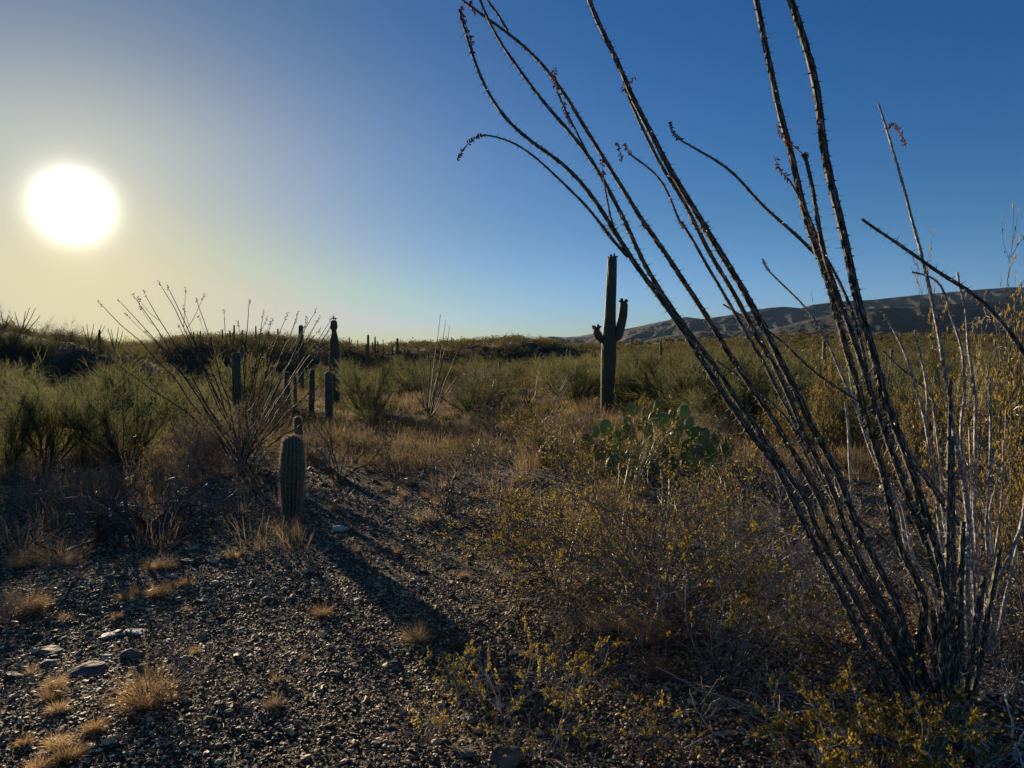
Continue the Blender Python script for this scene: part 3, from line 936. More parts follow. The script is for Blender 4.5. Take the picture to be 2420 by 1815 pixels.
S = [
    dict(p=pts(('C6', [(890, 580), (920, 660), (950, 770), (980, 870), (1010, 960), (1035, 1060), (1060, 1160), (1085, 1260), (1110, 1350), (1140, 1440)]),
               ('Z2', [(1370, 470), (1420, 640), (1440, 780), (1470, 920), (1500, 1060), (1520, 1200)]),
               ('Z4', [(1150, 20), (1190, 180), (1230, 380), (1230, 560), (1260, 730), (1300, 900), (1340, 1060), (1360, 1250), (1390, 1450)]),
               ('Z6', [(1385, 100), (1400, 400), (1375, 700), (1370, 950)]), b2(-45, -20)), yt=3.3, yb=YC - .1, wb=15, wt=4, fl=[pts(('C6', [(935, 725), (960, 695), (990, 705), (1015, 750), (1025, 790), (1045, 825)]))], nf=70, bl=.013, sp=.012),
    dict(p=pts(('Z2', [(1260, 510), (1340, 530), (1430, 530), (1500, 570), (1550, 650), (1560, 780), (1600, 900), (1640, 1000), (1680, 1090), (1700, 1200)]),
               ('Z4', [(1350, 0), (1365, 150), (1380, 280), (1355, 450), (1325, 600), (1330, 780), (1345, 950), (1370, 1150), (1400, 1400)]), ('Z6', [(1430, 300), (1450, 700), (1470, 1100)]), b2(-25)), yt=3.7, yb=YC, wb=12, wt=4, sp=.013),
    dict(p=pts(('Z2', [(1650, 510), (1645, 600), (1690, 680), (1720, 800), (1730, 920), (1735, 1050), (1740, 1180)]),
               ('Z4', [(1420, 0), (1445, 150), (1470, 330), (1480, 500), (1470, 650), (1465, 800), (1480, 950), (1475, 1150), (1460, 1300), (1450, 1500)]), ('Z6', [(1490, 300), (1500, 700), (1520, 1100)]), b2(-8)), yt=3.9, yb=YC + .1, wb=13, wt=5, sp=.012),
    dict(p=pts(('Z2', [(1030, 870), (1090, 960), (1160, 1070), (1200, 1170), (1240, 1280)]), ('Z4', [(820, 30), (860, 180), (910, 340), (960, 500), (990, 650), (1010, 800), (1040, 970), (1070, 1120), (1090, 1250), (1100, 1450)]),
               ('Z6', [(1040, 300), (1100, 600), (1180, 900), (1280, 1200)]), b2(-60, -10)), yt=3.7, yb=YC, wb=12, wt=5, sp=.013),
    dict(p=pts(('Z2', [(1290, 1000), (1310, 1100), (1340, 1200), (1360, 1300)]), ('Z4', [(940, 0), (970, 100), (1000, 250), (1010, 400), (1000, 560), (995, 680)])), yt=3.8, yb=3.85, wb=8, wt=5, sp=.011),
    dict(p=pts(('Z2', [(60, 500), (150, 590), (250, 690), (340, 770), (430, 880), (500, 980), (550, 1090), (600, 1190), (640, 1310)]), ('Z4', [(110, 20), (170, 190), (250, 330), (310, 470), (350, 600), (400, 780), (460, 930), (530, 1090), (640, 1290), (760, 1480)]),
               ('Z6', [(600, 500), (800, 800), (1050, 1080)]), b2(-90, 20)), yt=3.9, yb=YC - .1, wb=12, wt=3.5, sp=.013, fl=[pts(('Z2', [(60, 500), (35, 460), (20, 425), (8, 395)]))], nf=60, bl=.009),
    dict(p=pts(('Z3', [(1690, 130), (1700, 250), (1740, 400), (1800, 560), (1850, 780)]), ('Z4', [(460, 960), (620, 1220), (760, 1400)]), ('Z6', [(700, 620), (950, 950)]), b2(-95, 15)), yt=4.1, yb=YC, wb=9, wt=4, sp=.011),
    dict(p=pts(('Z4', [(200, 420), (220, 560), (235, 800), (230, 950), (250, 1150), (265, 1400)]), ('S', [(2018, 1260), (2080, 1330), (2180, 1430)]), b2(-110, 10)), yt=4.3, yb=YC, wb=9, wt=6, sp=.010),
    dict(p=pts(('S', [(2420, 1180)]), ('Z6', [(2074, 180), (1960, 440), (1900, 600), (1820, 780), (1720, 920), (1640, 1060), (1590, 1230)]), b2(8)), yt=3.6, yb=YC - .2, wb=11, wt=6, up=.5, sp=.014),
    dict(p=pts(('Z4', [(1700, 1050), (1690, 1250)]), ('Z6', [(1620, 0), (1680, 350), (1680, 550), (1640, 750), (1620, 950), (1590, 1150)]), b2(2, 5)), yt=3.9, yb=YC, wb=9, wt=4, sp=.012),
    dict(p=pts(('Z4', [(600, 600), (520, 570)]), ('Z4', [(1200, 900), (1270, 1000), (1330, 1080), (1440, 1180), (1530, 1320), (1590, 1500)]), b2(10, -5)), yt=3.8, yb=YC, wb=9, wt=5, sp=.012)][:-1] + [
    dict(p=pts(('Z4', [(1130, 870), (1200, 950), (1290, 1050), (1400, 1160), (1530, 1320), (1590, 1500), (1600, 1640)]), b2(10, -5)), yt=3.9, yb=YC, wb=9, wt=4, sp=.012),
    dict(p=pts(('Z4', [(760, 280), (690, 380), (640, 440)])), yt=4, yb=4, wb=4, wt=3, sp=.008)][:1] + [
    dict(p=pts(('Z2', [(1020, 1170), (1080, 1250)]), ('Z4', [(1060, 330), (1085, 450), (1080, 600), (1060, 800), (1120, 980), (1180, 1160), (1210, 1320)]), b2(-50, -30)), yt=4.2, yb=YC + .1, wb=8, wt=4, m='grey_bark', sp=.008),
]
for (tx, ty, mx, my, w) in ((2205, 960, 2230, 1250, 8), (2290, 1010, 2292, 1300, 9), (2372, 1040, 2352, 1320, 8), (2412, 1230, 2372, 1420, 9), (2160, 1150, 2232, 1380, 8), (2340, 890, 2330, 1250, 9), (2255, 1180, 2280, 1400, 8)):
    S.append(dict(p=pts(('S', [(tx, ty), ((tx + mx) / 2 + 6, (ty + my) / 2), (mx, my)]), b2(rg.uniform(-40, 20), rg.uniform(-15, 15))), yt=YC + rg.uniform(-.2, .5), yb=YC, wb=w + 1, wt=4, sp=.012))
ocotillo_from_paths(oc2, S, [M['pale_bark'], M['spine_pale']], rg)

# a third one stands just outside the frame and reaches in
base3 = np.array([XP(2760, 3.1), 3.1, float(height(XP(2760, 3.1), 3.1))])
oc3 = thing('ocotillo', 'single long bare ocotillo stem reaching in from beyond the right edge, low over the mountain', 'ocotillo', base3)
bb = ('S', [(2560, 1150), (2680, 1450), (2755, 1735)])
S = [dict(p=pts(('Z2', [(850, 65), (960, 150), (1070, 220), (1180, 290), (1290, 370), (1400, 450), (1500, 520), (1600, 580), (1700, 630), (1790, 690), (1870, 760), (1950, 850), (2040, 960), (2120, 1050), (2212, 1150)]), bb), yt=2.5, yb=3.1, wb=21, wt=6, pw=.9),
     dict(p=pts(('S', [(2700, 200), (2720, 700), (2740, 1200), (2762, 1735)])), yt=2.9, yb=3.1, wb=20, wt=9),
     dict(p=pts(('S', [(2950, 300), (2880, 800), (2800, 1300), (2768, 1735)])), yt=3.3, yb=3.1, wb=20, wt=9)]
ocotillo_from_paths(oc3, S, [M['grey_bark'], M['spine']], rg)


# ------------------------------------------------------------------ smaller ocotillos
def small_ocotillo(root, tips, base, rg, r0=.013, r1=.004, mat='thin_bark', forks=True, buds=True, spine=.012, arch=.25):
    loc = np.array(root.location)
    for t in tips:
        t = np.array(t, float) - loc
        b_ = base - loc + np.array([rg.normal(0, .06), rg.normal(0, .06), -.02])
        s = np.linspace(0, 1, 9)[:, None]
        mid = b_ * .5 + t * .5 + np.array([-(t - b_)[0], -(t - b_)[1], abs((t - b_)[0]) * .9]) * arch * .25
        Pq = (1 - s) ** 2 * b_ + 2 * s * (1 - s) * mid + s ** 2 * t
        Pq[1:-1] += rg.normal(0, .012, (7, 3))
        mb = MB()
        Q = resample(Pq, .04, .8)
        rr_ = r1 + (r0 - r1) * np.linspace(1, 0, len(Q)) ** .8
        mb.tubes(Q, rr_, 5, 0, cap=True, uv=True)
        ns = len(Q) * 3
        i = rg.integers(0, len(Q), ns)
        mb.spikes(Q[i], rg.normal(size=(ns, 3)), rr_[i] + spine, .0014, 1)
        tipsl = [Q[-5:]]
        if forks and rg.random() < .9 and t[2] > b_[2] + 1.0:
            for _ in range(rg.integers(1, 3)):
                k = int(len(Q) * rg.uniform(.62, .85))
                d = Q[-1] - Q[k]
                L_ = np.linalg.norm(d)
                d = d / L_ + rg.normal(0, .3, 3) * np.array([1, 1, .4])
                e = Q[k] + d / np.linalg.norm(d) * L_ * rg.uniform(.5, .9)
                f = np.linspace(0, 1, 6)[:, None]
                fp = Q[k] * (1 - f) + e * f + np.sin(f * np.pi) * np.array([0, 0, -.03])
                mb.tubes(fp, np.linspace(rr_[k] * .8, r1 * .8, 6), 4, 0, cap=True, uv=True)
                tipsl.append(fp[-2:])
        so = link('stem', mb.mesh('stem', [M[mat], M['spine_pale']]), root)
        if buds:
            for tp in tipsl:
                mf = MB()
                e = tp[-1]
                d = tp[-1] - tp[0]
                d /= np.linalg.norm(d)
                flower(mf, np.array([e, e + d * .05, e + d * .1 + np.array([0, 0, .01])]), rg, n=9, L=.026, w=.010)
                link('flower_cluster', mf.mesh('flower_cluster', [M['bud']]), so)


rg = np.random.default_rng(9)
Yo = 9.6
bpo = G(572, 1095)
Yo = bpo[1]
o4 = thing('ocotillo', 'wide spreading ocotillo with dozens of thin forked stems, left of the short round-topped saguaro', 'ocotillo', bpo)
tp = [(243, 724, .3), (288, 718, .6), (325, 712, -.3), (345, 700, .2), (382, 678, .4), (400, 685, -.5), (468, 720, .5), (530, 748, .7), (588, 725, -.4), (620, 752, .3), (640, 768, .9), (674, 755, -.6),
      (700, 752, .2), (740, 745, .5), (750, 760, 1.1), (780, 758, -.1), (778, 778, .4), (755, 910, -.8), (748, 945, .3), (760, 820, .9), (690, 850, -1.1), (282, 865, -.9), (350, 790, 1.0), (425, 775, 1.2), (560, 800, 1.3), (480, 820, -1.2), (620, 830, 1.2), (595, 900, -1.3), (735, 990, -.5), (660, 965, -1.0), (655, 800, 0), (580, 850, .6)]
small_ocotillo(o4, [P(x, y, Yo + d) for x, y, d in tp], bpo, rg, r0=.011, r1=.0038)

bp5 = G(1013, 996)
o5 = thing('ocotillo', 'slender upright ocotillo in front of green brush, its three tallest tips over the mid skyline', 'ocotillo', bp5)
tp = [(1040, 752, 0), (1052, 768, .5), (1061, 783, -.5), (1080, 834, .8), (1079, 890, -.8), (980, 877, .5), (1018, 850, 1), (1000, 860, -1), (1030, 835, .2), (1055, 870, 1.2), (965, 905, -.4), (990, 830, .1), (1068, 920, -1.2), (1035, 880, -1)]
small_ocotillo(o5, [P(x, y, bp5[1] + d) for x, y, d in tp], bp5, rg, r0=.015, r1=.0055, forks=False, arch=.1)

for (px, Y, tips, lab) in (
        (1244, 21, [(1232, 905), (1240, 895), (1250, 900), (1258, 905), (1225, 915)], 'small low ocotillo clump in the open patch left of the armed saguaro'),
        (2100, 13, [(2092, 822), (2103, 828), (2112, 833), (2125, 850), (2085, 850), (2135, 880)], 'small pale green ocotillo behind the dark stems, right of centre'),
        (2405, 11, [(2360, 770), (2372, 765), (2385, 775), (2395, 772), (2408, 760), (2418, 755), (2350, 800), (2435, 760)], 'green slim-stemmed ocotillo at the right edge of the photo'),
        (2055, 14, [(2050, 850), (2062, 860), (2075, 870), (2040, 870)], 'short ocotillo with pale upright wands among green brush at right')):
    g_ = GY(px, Y)
    o = thing('ocotillo', lab, 'ocotillo', g_)
    small_ocotillo(o, [P(x, y, Y + rg.uniform(-.4, .4)) for x, y in tips], g_, rg, r0=.02, r1=.009, forks=False, buds=False, arch=.1)
for (px, Y, tips) in ((52, 58, [(20, 745), (35, 738), (70, 727), (84, 728), (60, 735), (5, 752), (95, 745)]), (12, 58, [(2, 735), (-10, 742), (20, 745), (30, 748)]), (215, 59, [(195, 770), (205, 765), (222, 766), (240, 768), (248, 770)]),
                      (272, 59, [(255, 775), (263, 778), (280, 772), (290, 782)])):
    g_ = GY(px, Y)
    o = thing('ocotillo', 'thin-stemmed ocotillo fanned against the yellow sky on the left ridge', 'ocotillo', g_, group='ocotillos on the left ridge')
    small_ocotillo(o, [P(x, y, Y + rg.uniform(-.8, .8)) for x, y in tips], g_, rg, r0=.04, r1=.018, forks=False, buds=False, arch=-.3)
# two sets of dead pale wands
for (p0, p1s, lab) in (((1265, 955), [(1277, 858), (1270, 880), (1274, 900)], 'pair of pale dead wands standing upright in the open patch'),
                       ((1300, 962), [(1343, 883), (1350, 905), (1356, 876)], 'pale dead wands leaning right, just left of the armed saguaro')):
    g_ = G(*p0)
    o = thing('ocotillo', lab, 'ocotillo', g_)
    small_ocotillo(o, [P(x, y, g_[1]) for x, y in p1s], g_, rg, r0=.018, r1=.008, mat='pale_bark', forks=False, buds=False, arch=.05)


# ------------------------------------------------------------------ saguaros
def sag_column(mb, Pt, Rd, ribs=16, rg=rg, needles=0, nl=.03, m=0, ms=1, depth=.13, dome=True):
    Pt, Rd = np.asarray(Pt, float), np.asarray(Rd, float)
    d = np.concatenate([[0], np.cumsum(np.linalg.norm(np.diff(Pt, axis=0), axis=1))])
    n = 26
    t = np.linspace(0, d[-1], n)
    Q = np.stack([np.interp(t, d, Pt[:, i]) for i in range(3)], 1)
    Rr = np.interp(t, d, Rd)
    ker = np.array([1, 2, 1]) / 4
    for _ in range(3):
        Q[1:-1] = Q[:-2] * ker[0] + Q[1:-1] * ker[1] + Q[2:] * ker[2]
        Rr[1:-1] = Rr[:-2] * ker[0] + Rr[1:-1] * ker[1] + Rr[2:] * ker[2]
    if dome:
        T = Q[-1] - Q[-2]
        T /= np.linalg.norm(T)
        a = np.linspace(0, np.pi / 2, 7)[1:]
        Q = np.concatenate([Q, Q[-1] + T * (np.sin(a) * Rr[-1])[:, None]])
        Rr = np.concatenate([Rr, Rr[-1] * np.cos(a) + .002])
    sides = ribs * 4
    n = len(Q)
    mod = np.tile(np.array([1 + depth * .45, 1.0, 1 - depth, 1.0]), ribs)
    mod = np.broadcast_to(mod, (n, sides)) + rg.normal(0, .012, (n, sides))
    n0 = len(mb.F)
    mb.tubes(Q, Rr, sides, m, refv=(.1, .99, .05), uv=True, mod=mod[None])
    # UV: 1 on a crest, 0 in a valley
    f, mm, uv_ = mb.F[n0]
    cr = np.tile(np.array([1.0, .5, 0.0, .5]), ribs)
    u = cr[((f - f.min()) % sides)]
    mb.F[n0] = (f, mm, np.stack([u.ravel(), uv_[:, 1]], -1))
    if needles:
        T = np.gradient(Q, axis=0)
        T /= np.linalg.norm(T, axis=1, keepdims=True) + 1e-9
        A = np.cross(T, np.array([.1, .99, .05]) / np.linalg.norm([.1, .99, .05]))
        A /= np.linalg.norm(A, axis=1, keepdims=True)
        B = np.cross(T, A)
        k = needles
        w = np.linalg.norm(np.gradient(Q, axis=0), axis=1)
        w[-6:] *= 1.6
        i = rg.choice(n, k, p=w / w.sum())
        a = rg.integers(0, ribs, k) * 2 * np.pi / ribs
        D = np.cos(a)[:, None] * A[i] + np.sin(a)[:, None] * B[i]
        jit = T[i] * (rg.uniform(-.5, .5, k) * w[i])[:, None]
        C = Q[i] + D * (Rr[i] * (1 + depth * .3))[:, None] + jit
        top = i >= n - 6
        Dd = D + rg.normal(0, .55, (k, 3)) + T[i] * np.where(top, .8, -.05)[:, None]
        mb.spikes(C, Dd, nl * rg.uniform(.5, 1.2, k), nl * .032 + .0006, ms)


def bud_cluster(rg, C, r, n=10, s=.035):
    mb = MB()
    for _ in range(n):
        a, b_ = rg.uniform(0, 6.28), rg.uniform(.1, 1.0)
        d = np.array([math.cos(a) * b_, math.sin(a) * b_, .9])
        d /= np.linalg.norm(d)
        p = C + np.array([math.cos(a), math.sin(a), 0]) * r * b_ * .8 + np.array([0, 0, -r * .3 * b_])
        L = s * rg.uniform(1.2, 2.4)
        mb.tubes(np.array([p, p + d * L * .5, p + d * L * .85, p + d * L * 1.05]), np.array([.3, .45, .5, .15]) * s, 5, 0)
    return mb.mesh('bud_cluster', [M['budgreen']])


M['budgreen'] = plant_mat('saguaro_fruit', [(.05, .05, .025), (.10, .07, .04)], 0.0)
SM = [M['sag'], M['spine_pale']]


def saguaro(px, ytop, ybase, wpx, label, Y=None, arms=(), needles=900, ribs=16, buds=0, group=None, bottle=0.0, prof=None, hidden=None, lean=0.0, nl=.035, waist=None):
    """a saguaro whose foot is seen at (px, ybase); hidden = distance when the foot is covered by brush"""
    if Y is None:
        g_ = G(px, ybase)
    else:
        g_ = GY(px, Y)
    Yg = g_[1]
    top = P(px + lean, ytop, Yg)
    r = wpx / 2 / F0 * Yg
    H = top[2] - g_[2]
    t = thing('saguaro', label, 'saguaro cactus', g_, group=group)
    if prof is None:
        prof = [(0, .85), (.15, .95), (.5, 1.0), (.85, .95), (1, .82)]
    ss = np.array([a for a, _ in prof])
    rw = np.array([b_ for _, b_ in prof]) * r
    Hc = H - rw[-1]
    Pt = np.stack([ss * (top[0] - g_[0]), ss * 0, -.05 + ss * (Hc + .05)], 1)
    mb = MB()
    sag_column(mb, Pt, rw, ribs, rg, needles, nl)
    link('trunk', mb.mesh('trunk', SM, True), t)
    for (ap, aw) in arms:
        W = np.array([P(x, y, Yg - .02) for x, y in ap]) - g_
        ar = np.array(aw) / 2 / F0 * Yg
        mb = MB()
        sag_column(mb, W, ar, 12, rg, needles // 3, nl)
        ao = link('arm', mb.mesh('arm', SM, True), t)
        if buds:
            link('bud_cluster', bud_cluster(rg, W[-1] + np.array([0, 0, ar[-1] * .8]), ar[-1], 14, .05), ao)
    if buds:
        link('bud_cluster', bud_cluster(rg, np.array([top[0] - g_[0], 0, H - .02]), r * .6, buds, .045), t)
    return t


rg = np.random.default_rng(33)
saguaro(1434, 606, 988, 34, 'tall saguaro with two short upturned arms, standing right of centre against the sky', Y=18, arms=[
    ([(1440, 806), (1452, 802), (1462, 790), (1468, 767), (1472, 745), (1474, 722)], [15, 18, 20, 20, 20, 18]),
    ([(1430, 806), (1421, 803), (1414, 795), (1410, 785), (1410, 783)], [13, 15, 17, 17, 15])],
    needles=2600, ribs=16, buds=6, lean=13, prof=[(0, .72), (.2, .88), (.4, 1.0), (.52, .95), (.62, .72), (.85, .68), (1, .6)])
saguaro(688, 1030, 1222, 53, 'short thick round-topped saguaro in the left middle of the gravel clearing, casting a long shadow', needles=7500, ribs=18, nl=.031,
        prof=[(0, .62), (.12, .74), (.35, .9), (.6, 1.0), (.8, 1.0), (1, .86)], lean=4)
saguaro(704, 984, 1080, 20, 'small rounded saguaro tip poking up right behind the short thick one', Y=10.6, needles=1500, ribs=13, nl=.03, prof=[(0, .8), (.5, 1), (1, .85)])
t = saguaro(790, 780, 985, 23, 'tall leafless-looking saguaro column with a pinched knob on top, left of the middle', Y=21, needles=1200, buds=0, prof=[(0, .9), (.4, 1.0), (.8, .95), (.9, .85), (1, .42)])
g_ = np.array(t.location)
hd = P(789, 766, 21) - g_
mb = MB()
sag_column(mb, [hd + np.array([0, 0, -.30]), hd + np.array([0, 0, -.2]), hd + np.array([0, 0, -.09]), hd + np.array([0, 0, .03])], [.06, .058, .10, .088], 12, rg, 200, .035)
ho = link('knob', mb.mesh('knob', SM, True), t)
link('bud_cluster', bud_cluster(rg, hd + np.array([.01, 0, .14]), .06, 8, .035), ho)
saguaro(776, 878, 1002, 18, 'shorter saguaro column standing just in front of the knob-topped one', Y=17, needles=1300, ribs=14)
saguaro(711, 768, 900, 12, 'slim straight saguaro rising above the ridge between the forked ocotillo tips', Y=34, needles=500, nl=.05)
saguaro(558, 832, 960, 20, 'stout flat-topped saguaro seen through the spreading ocotillo stems', Y=19, needles=1400, prof=[(0, .9), (.5, 1), (1, .92)], buds=4)
saguaro(678, 879, 940, 13, 'small rim-lit saguaro, leftmost of three behind the spreading ocotillo', Y=19, needles=900, ribs=13)
saguaro(697, 889, 935, 8, 'smallest rim-lit saguaro, in the middle of three behind the spreading ocotillo', Y=19.5, needles=600, ribs=12)
saguaro(734, 872, 940, 13, 'slightly leaning rim-lit saguaro, rightmost of three behind the spreading ocotillo', Y=19, needles=900, ribs=13, lean=4)
saguaro(757, 849, 885, 6, 'left one of two tiny saguaros left of the knob-topped column', Y=38, needles=200, nl=.05)
saguaro(764, 851, 885, 6, 'right one of two tiny saguaros left of the knob-topped column', Y=38.5, needles=200, nl=.05)
saguaro(780, 829, 880, 5, 'thin saguaro half hidden behind the knob-topped column', Y=40, needles=200, nl=.05)
saguaro(1886, 887, 935, 11, 'small pale-topped saguaro in the open patch behind the dark ocotillo stems', Y=20, needles=800, ribs=13, lean=3)
saguaro(1929, 938, 985, 12, 'low hooked saguaro in the shade of green brush behind the dark ocotillo stems', Y=16, needles=700, ribs=13, lean=4)
saguaro(1949, 805, 870, 10, 'yellowish saguaro wrapped in brush behind the dark ocotillo, at the foot of the mountain', Y=26, needles=500, nl=.045)
saguaro(2108, 825, 880, 7, 'short saguaro beside pale wands behind the right-hand ocotillos', Y=24, needles=300, nl=.045)
saguaro(1562, 806, 852, 5.5, 'lone thin saguaro right of the armed one, under the mountain', Y=60, needles=150, nl=.06)
saguaro(870, 791, 862, 6, 'straight saguaro cutting the skyline right of the knob-topped column', Y=50, needles=200, nl=.06)
saguaro(865, 812, 860, 4, 'thin saguaro touching the left side of a taller skyline saguaro', Y=50.5, needles=100, nl=.06)
saguaro(939, 799, 842, 5.5, 'saguaro column on the skyline left of the slender upright ocotillo', Y=62, needles=150, nl=.06)
saguaro(927, 818, 842, 4, 'short saguaro beside a taller skyline column, left of the slender ocotillo', Y=62, needles=100, nl=.06)
saguaro(988, 818, 845, 3, 'very thin saguaro on the dark slope behind the slender ocotillo', Y=75, needles=60, nl=.07)
saguaro(1013, 833, 850, 4, 'tiny stubby saguaro on the slope behind the slender ocotillo', Y=60, needles=60, nl=.07)
saguaro(1181, 855, 880, 5.5, 'small dark saguaro among green brush in the middle of the flats', Y=42, needles=150, nl=.06)
saguaro(1300, 888, 935, 6, 'dark stubby saguaro left of the armed one, in the open patch', Y=26, needles=200, nl=.05)
saguaro(1455, 868, 905, 5, 'small dark saguaro touching the right side of the armed one', Y=26, needles=200, nl=.05)
saguaro(235, 779, 800, 5.5, 'stubby saguaro alone on the left ridge', Y=59, needles=100, nl=.06)
# on the skylines: copies of a plain and an armed far saguaro
far_plain = None
far_armed = None
for (px, yt, w, Y, armed) in ((459, 785, 3, 84, 0), (469, 790, 2.5, 86, 0), (475, 782, 4, 84, 1), (527, 778, 3.4, 86, 0), (545, 781, 4, 88, 1), (555, 768, 4.2, 88, 0), (538, 790, 2.5, 88, 0), (574, 779, 3.4, 88, 0), (606, 770, 3.4, 90, 0), (632, 786, 2.5, 92, 0),
                              (637, 782, 3.4, 90, 0), (658, 776, 3.8, 90, 0), (500, 790, 2.5, 84, 0), (826, 797, 3.6, 90, 1), (846, 803, 2.5, 90, 0), (887, 795, 4, 95, 1), (906, 802, 2.2, 98, 0), (1009, 807, 2, 120, 0), (1067, 797, 2.8, 140, 0), (1071, 799, 2.4, 142, 0),
                              (1190, 796, 3.6, 142, 1), (1150, 800, 2, 142, 0), (1283, 814, 2.4, 170, 0), (1310, 816, 2.2, 175, 0), (1363, 806, 2.6, 200, 0), (1490, 797, 2.8, 210, 0), (1265, 812, 2, 160, 0), (1600, 808, 2.2, 150, 0), (1640, 799, 2.2, 205, 0), (1720, 800, 2.2, 205, 0), (1835, 796, 2.4, 205, 0),
                              (1700, 835, 3, 90, 0), (1655, 830, 3, 95, 0), (1160, 815, 2.5, 130, 0), (1530, 828, 3, 100, 0), (1405, 838, 3, 80, 0), (1340, 826, 3, 100, 0)):
    g_ = GY(px, Y)
    H = P(px, yt, Y)[2] - g_[2]
    if H < .5:
        continue
    if armed and far_armed is None or (not armed and far_plain is None):
        t = link('saguaro', None)
        ss = np.array([0, .3, .7, 1.0])
        mb = MB()
        sag_column(mb, np.stack([ss * 0, ss * 0, ss * 3.9], 1), np.array([.14, .17, .17, .14]), 10, rg, 0, .05)
        link('trunk', mb.mesh('trunk', SM, True), t)
        if armed:
            for sx, z0, z1 in ((1, 1.9, 3.3), (-1, 2.3, 3.2)):
                mb = MB()
                sag_column(mb, [(sx * .1, 0, z0), (sx * .4, .02, z0), (sx * .52, .03, z0 + .3), (sx * .53, .03, z1)], [.09, .11, .12, .10], 8, rg, 0, .05)
                link('arm', mb.mesh('arm', SM, True), t)
            far_armed = t
        else:
            far_plain = t
        tag(t, 'x', 'saguaro cactus')
        t.location = tuple(g_)
        t.scale = (w / F0 * Y / .34,) * 2 + (H / 4.05,)
        r_ = t
    else:
        r_ = copy_tree(far_armed if armed else far_plain, g_, rg.uniform(-.4, .4) if armed else rg.uniform(0, 6), (w / F0 * Y / .34, w / F0 * Y / .34, H / 4.05), 'x')
    if armed:
        r_['label'] = {475: 'armed saguaro on the mid-left skyline, beside a cluster of plain poles', 545: 'candelabra-armed saguaro on the mid-left skyline next to the tallest pole', 826: 'small armed saguaro on the skyline just right of the knob-topped column',
                       887: 'armed saguaro on the skyline left of the slender upright ocotillo', 1190: 'tiny cross-shaped saguaro on the dark central hilltop'}[px]
    elif px < 700:
        r_['label'] = 'plain pole-like saguaro on the mid-left skyline against yellow sky'
        r_['group'] = 'pole saguaros on the mid-left skyline'
    elif px < 1230:
        r_['label'] = 'tiny pole-like saguaro on the dark central hill'
        r_['group'] = 'pole saguaros on the central hill'
    else:
        r_['label'] = 'tiny pole-like saguaro on the brushy slope below the mountain'
        r_['group'] = 'pole saguaros below the mountain'

# ------------------------------------------------------------------ prickly pears
def pad_mesh(rg, L, Wd, needles=120):
    mb = MB()
    n, mth = 22, 5
    a = np.linspace(0, 2 * np.pi, n, endpoint=False)
    ox = np.sin(a) * Wd / 2 * (1 + .06 * np.cos(a))
    oz = (1 - np.cos(a)) / 2 * L
    ox = ox * np.where(oz < L * .35, .55 + .45 * (oz / (L * .35)) ** .7, 1)
    c_ = np.array([0, 0, L * .52])
    rings = []
    for y, s in ((-.5, 0.0), (-.5, .55), (-.36, .9), (0, 1.0), (.36, .9), (.5, .55), (.5, 0.0)):
        th = .022
        rings.append(np.stack([c_[0] + (ox - c_[0]) * max(s, .02), np.full(n, y * th * 1.2), c_[2] + (oz - c_[2]) * max(s, .02)], 1))
    V = np.concatenate(rings)
    mb.add(V, grid_faces(7, n, True))
    k = needles
    r_ = np.sqrt(rg.random(k)) * .95
    ai = rg.random(k) * 2 * np.pi
    px_, pz = np.sin(ai) * Wd / 2 * r_, c_[2] - np.cos(ai) * L * .47 * r_
    sd = rg.choice([-1, 1], k)
    C = np.stack([px_, sd * .0135, pz], 1)
    mb.spikes(C, np.stack([rg.normal(0, .4, k), sd * 1.0, rg.normal(0, .4, k)], 1), .022, .0018, 1)
    e = rg.random(k // 2) * 2 * np.pi
    C = np.stack([np.sin(e) * Wd / 2 * .97, e * 0, c_[2] - np.cos(e) * L * .49], 1)
    mb.spikes(C, np.stack([np.sin(e), rg.normal(0, .3, k // 2), -np.cos(e)], 1), .024, .0018, 1)
    return mb.mesh('pad', [M['pad'], M['areole']], True)


rg = np.random.default_rng(77)
PADS = [pad_mesh(rg, .26, w_) for w_ in (.21, .225, .24, .20)]


def pad_at(root, C, s, yaw, roll, tilt=0.0):
    o = link('pad', PADS[int(rg.integers(0, 4))], root)
    o.location = tuple(C)
    o.scale = (s, s, s)
    o.rotation_euler = (tilt, roll, yaw)
    return o


Yp = 9.4
gp = GY(1560, Yp)
pp = thing('prickly_pear', 'sprawling green prickly pear with dozens of round pads, at the foot of the armed saguaro', 'prickly pear cactus', gp)
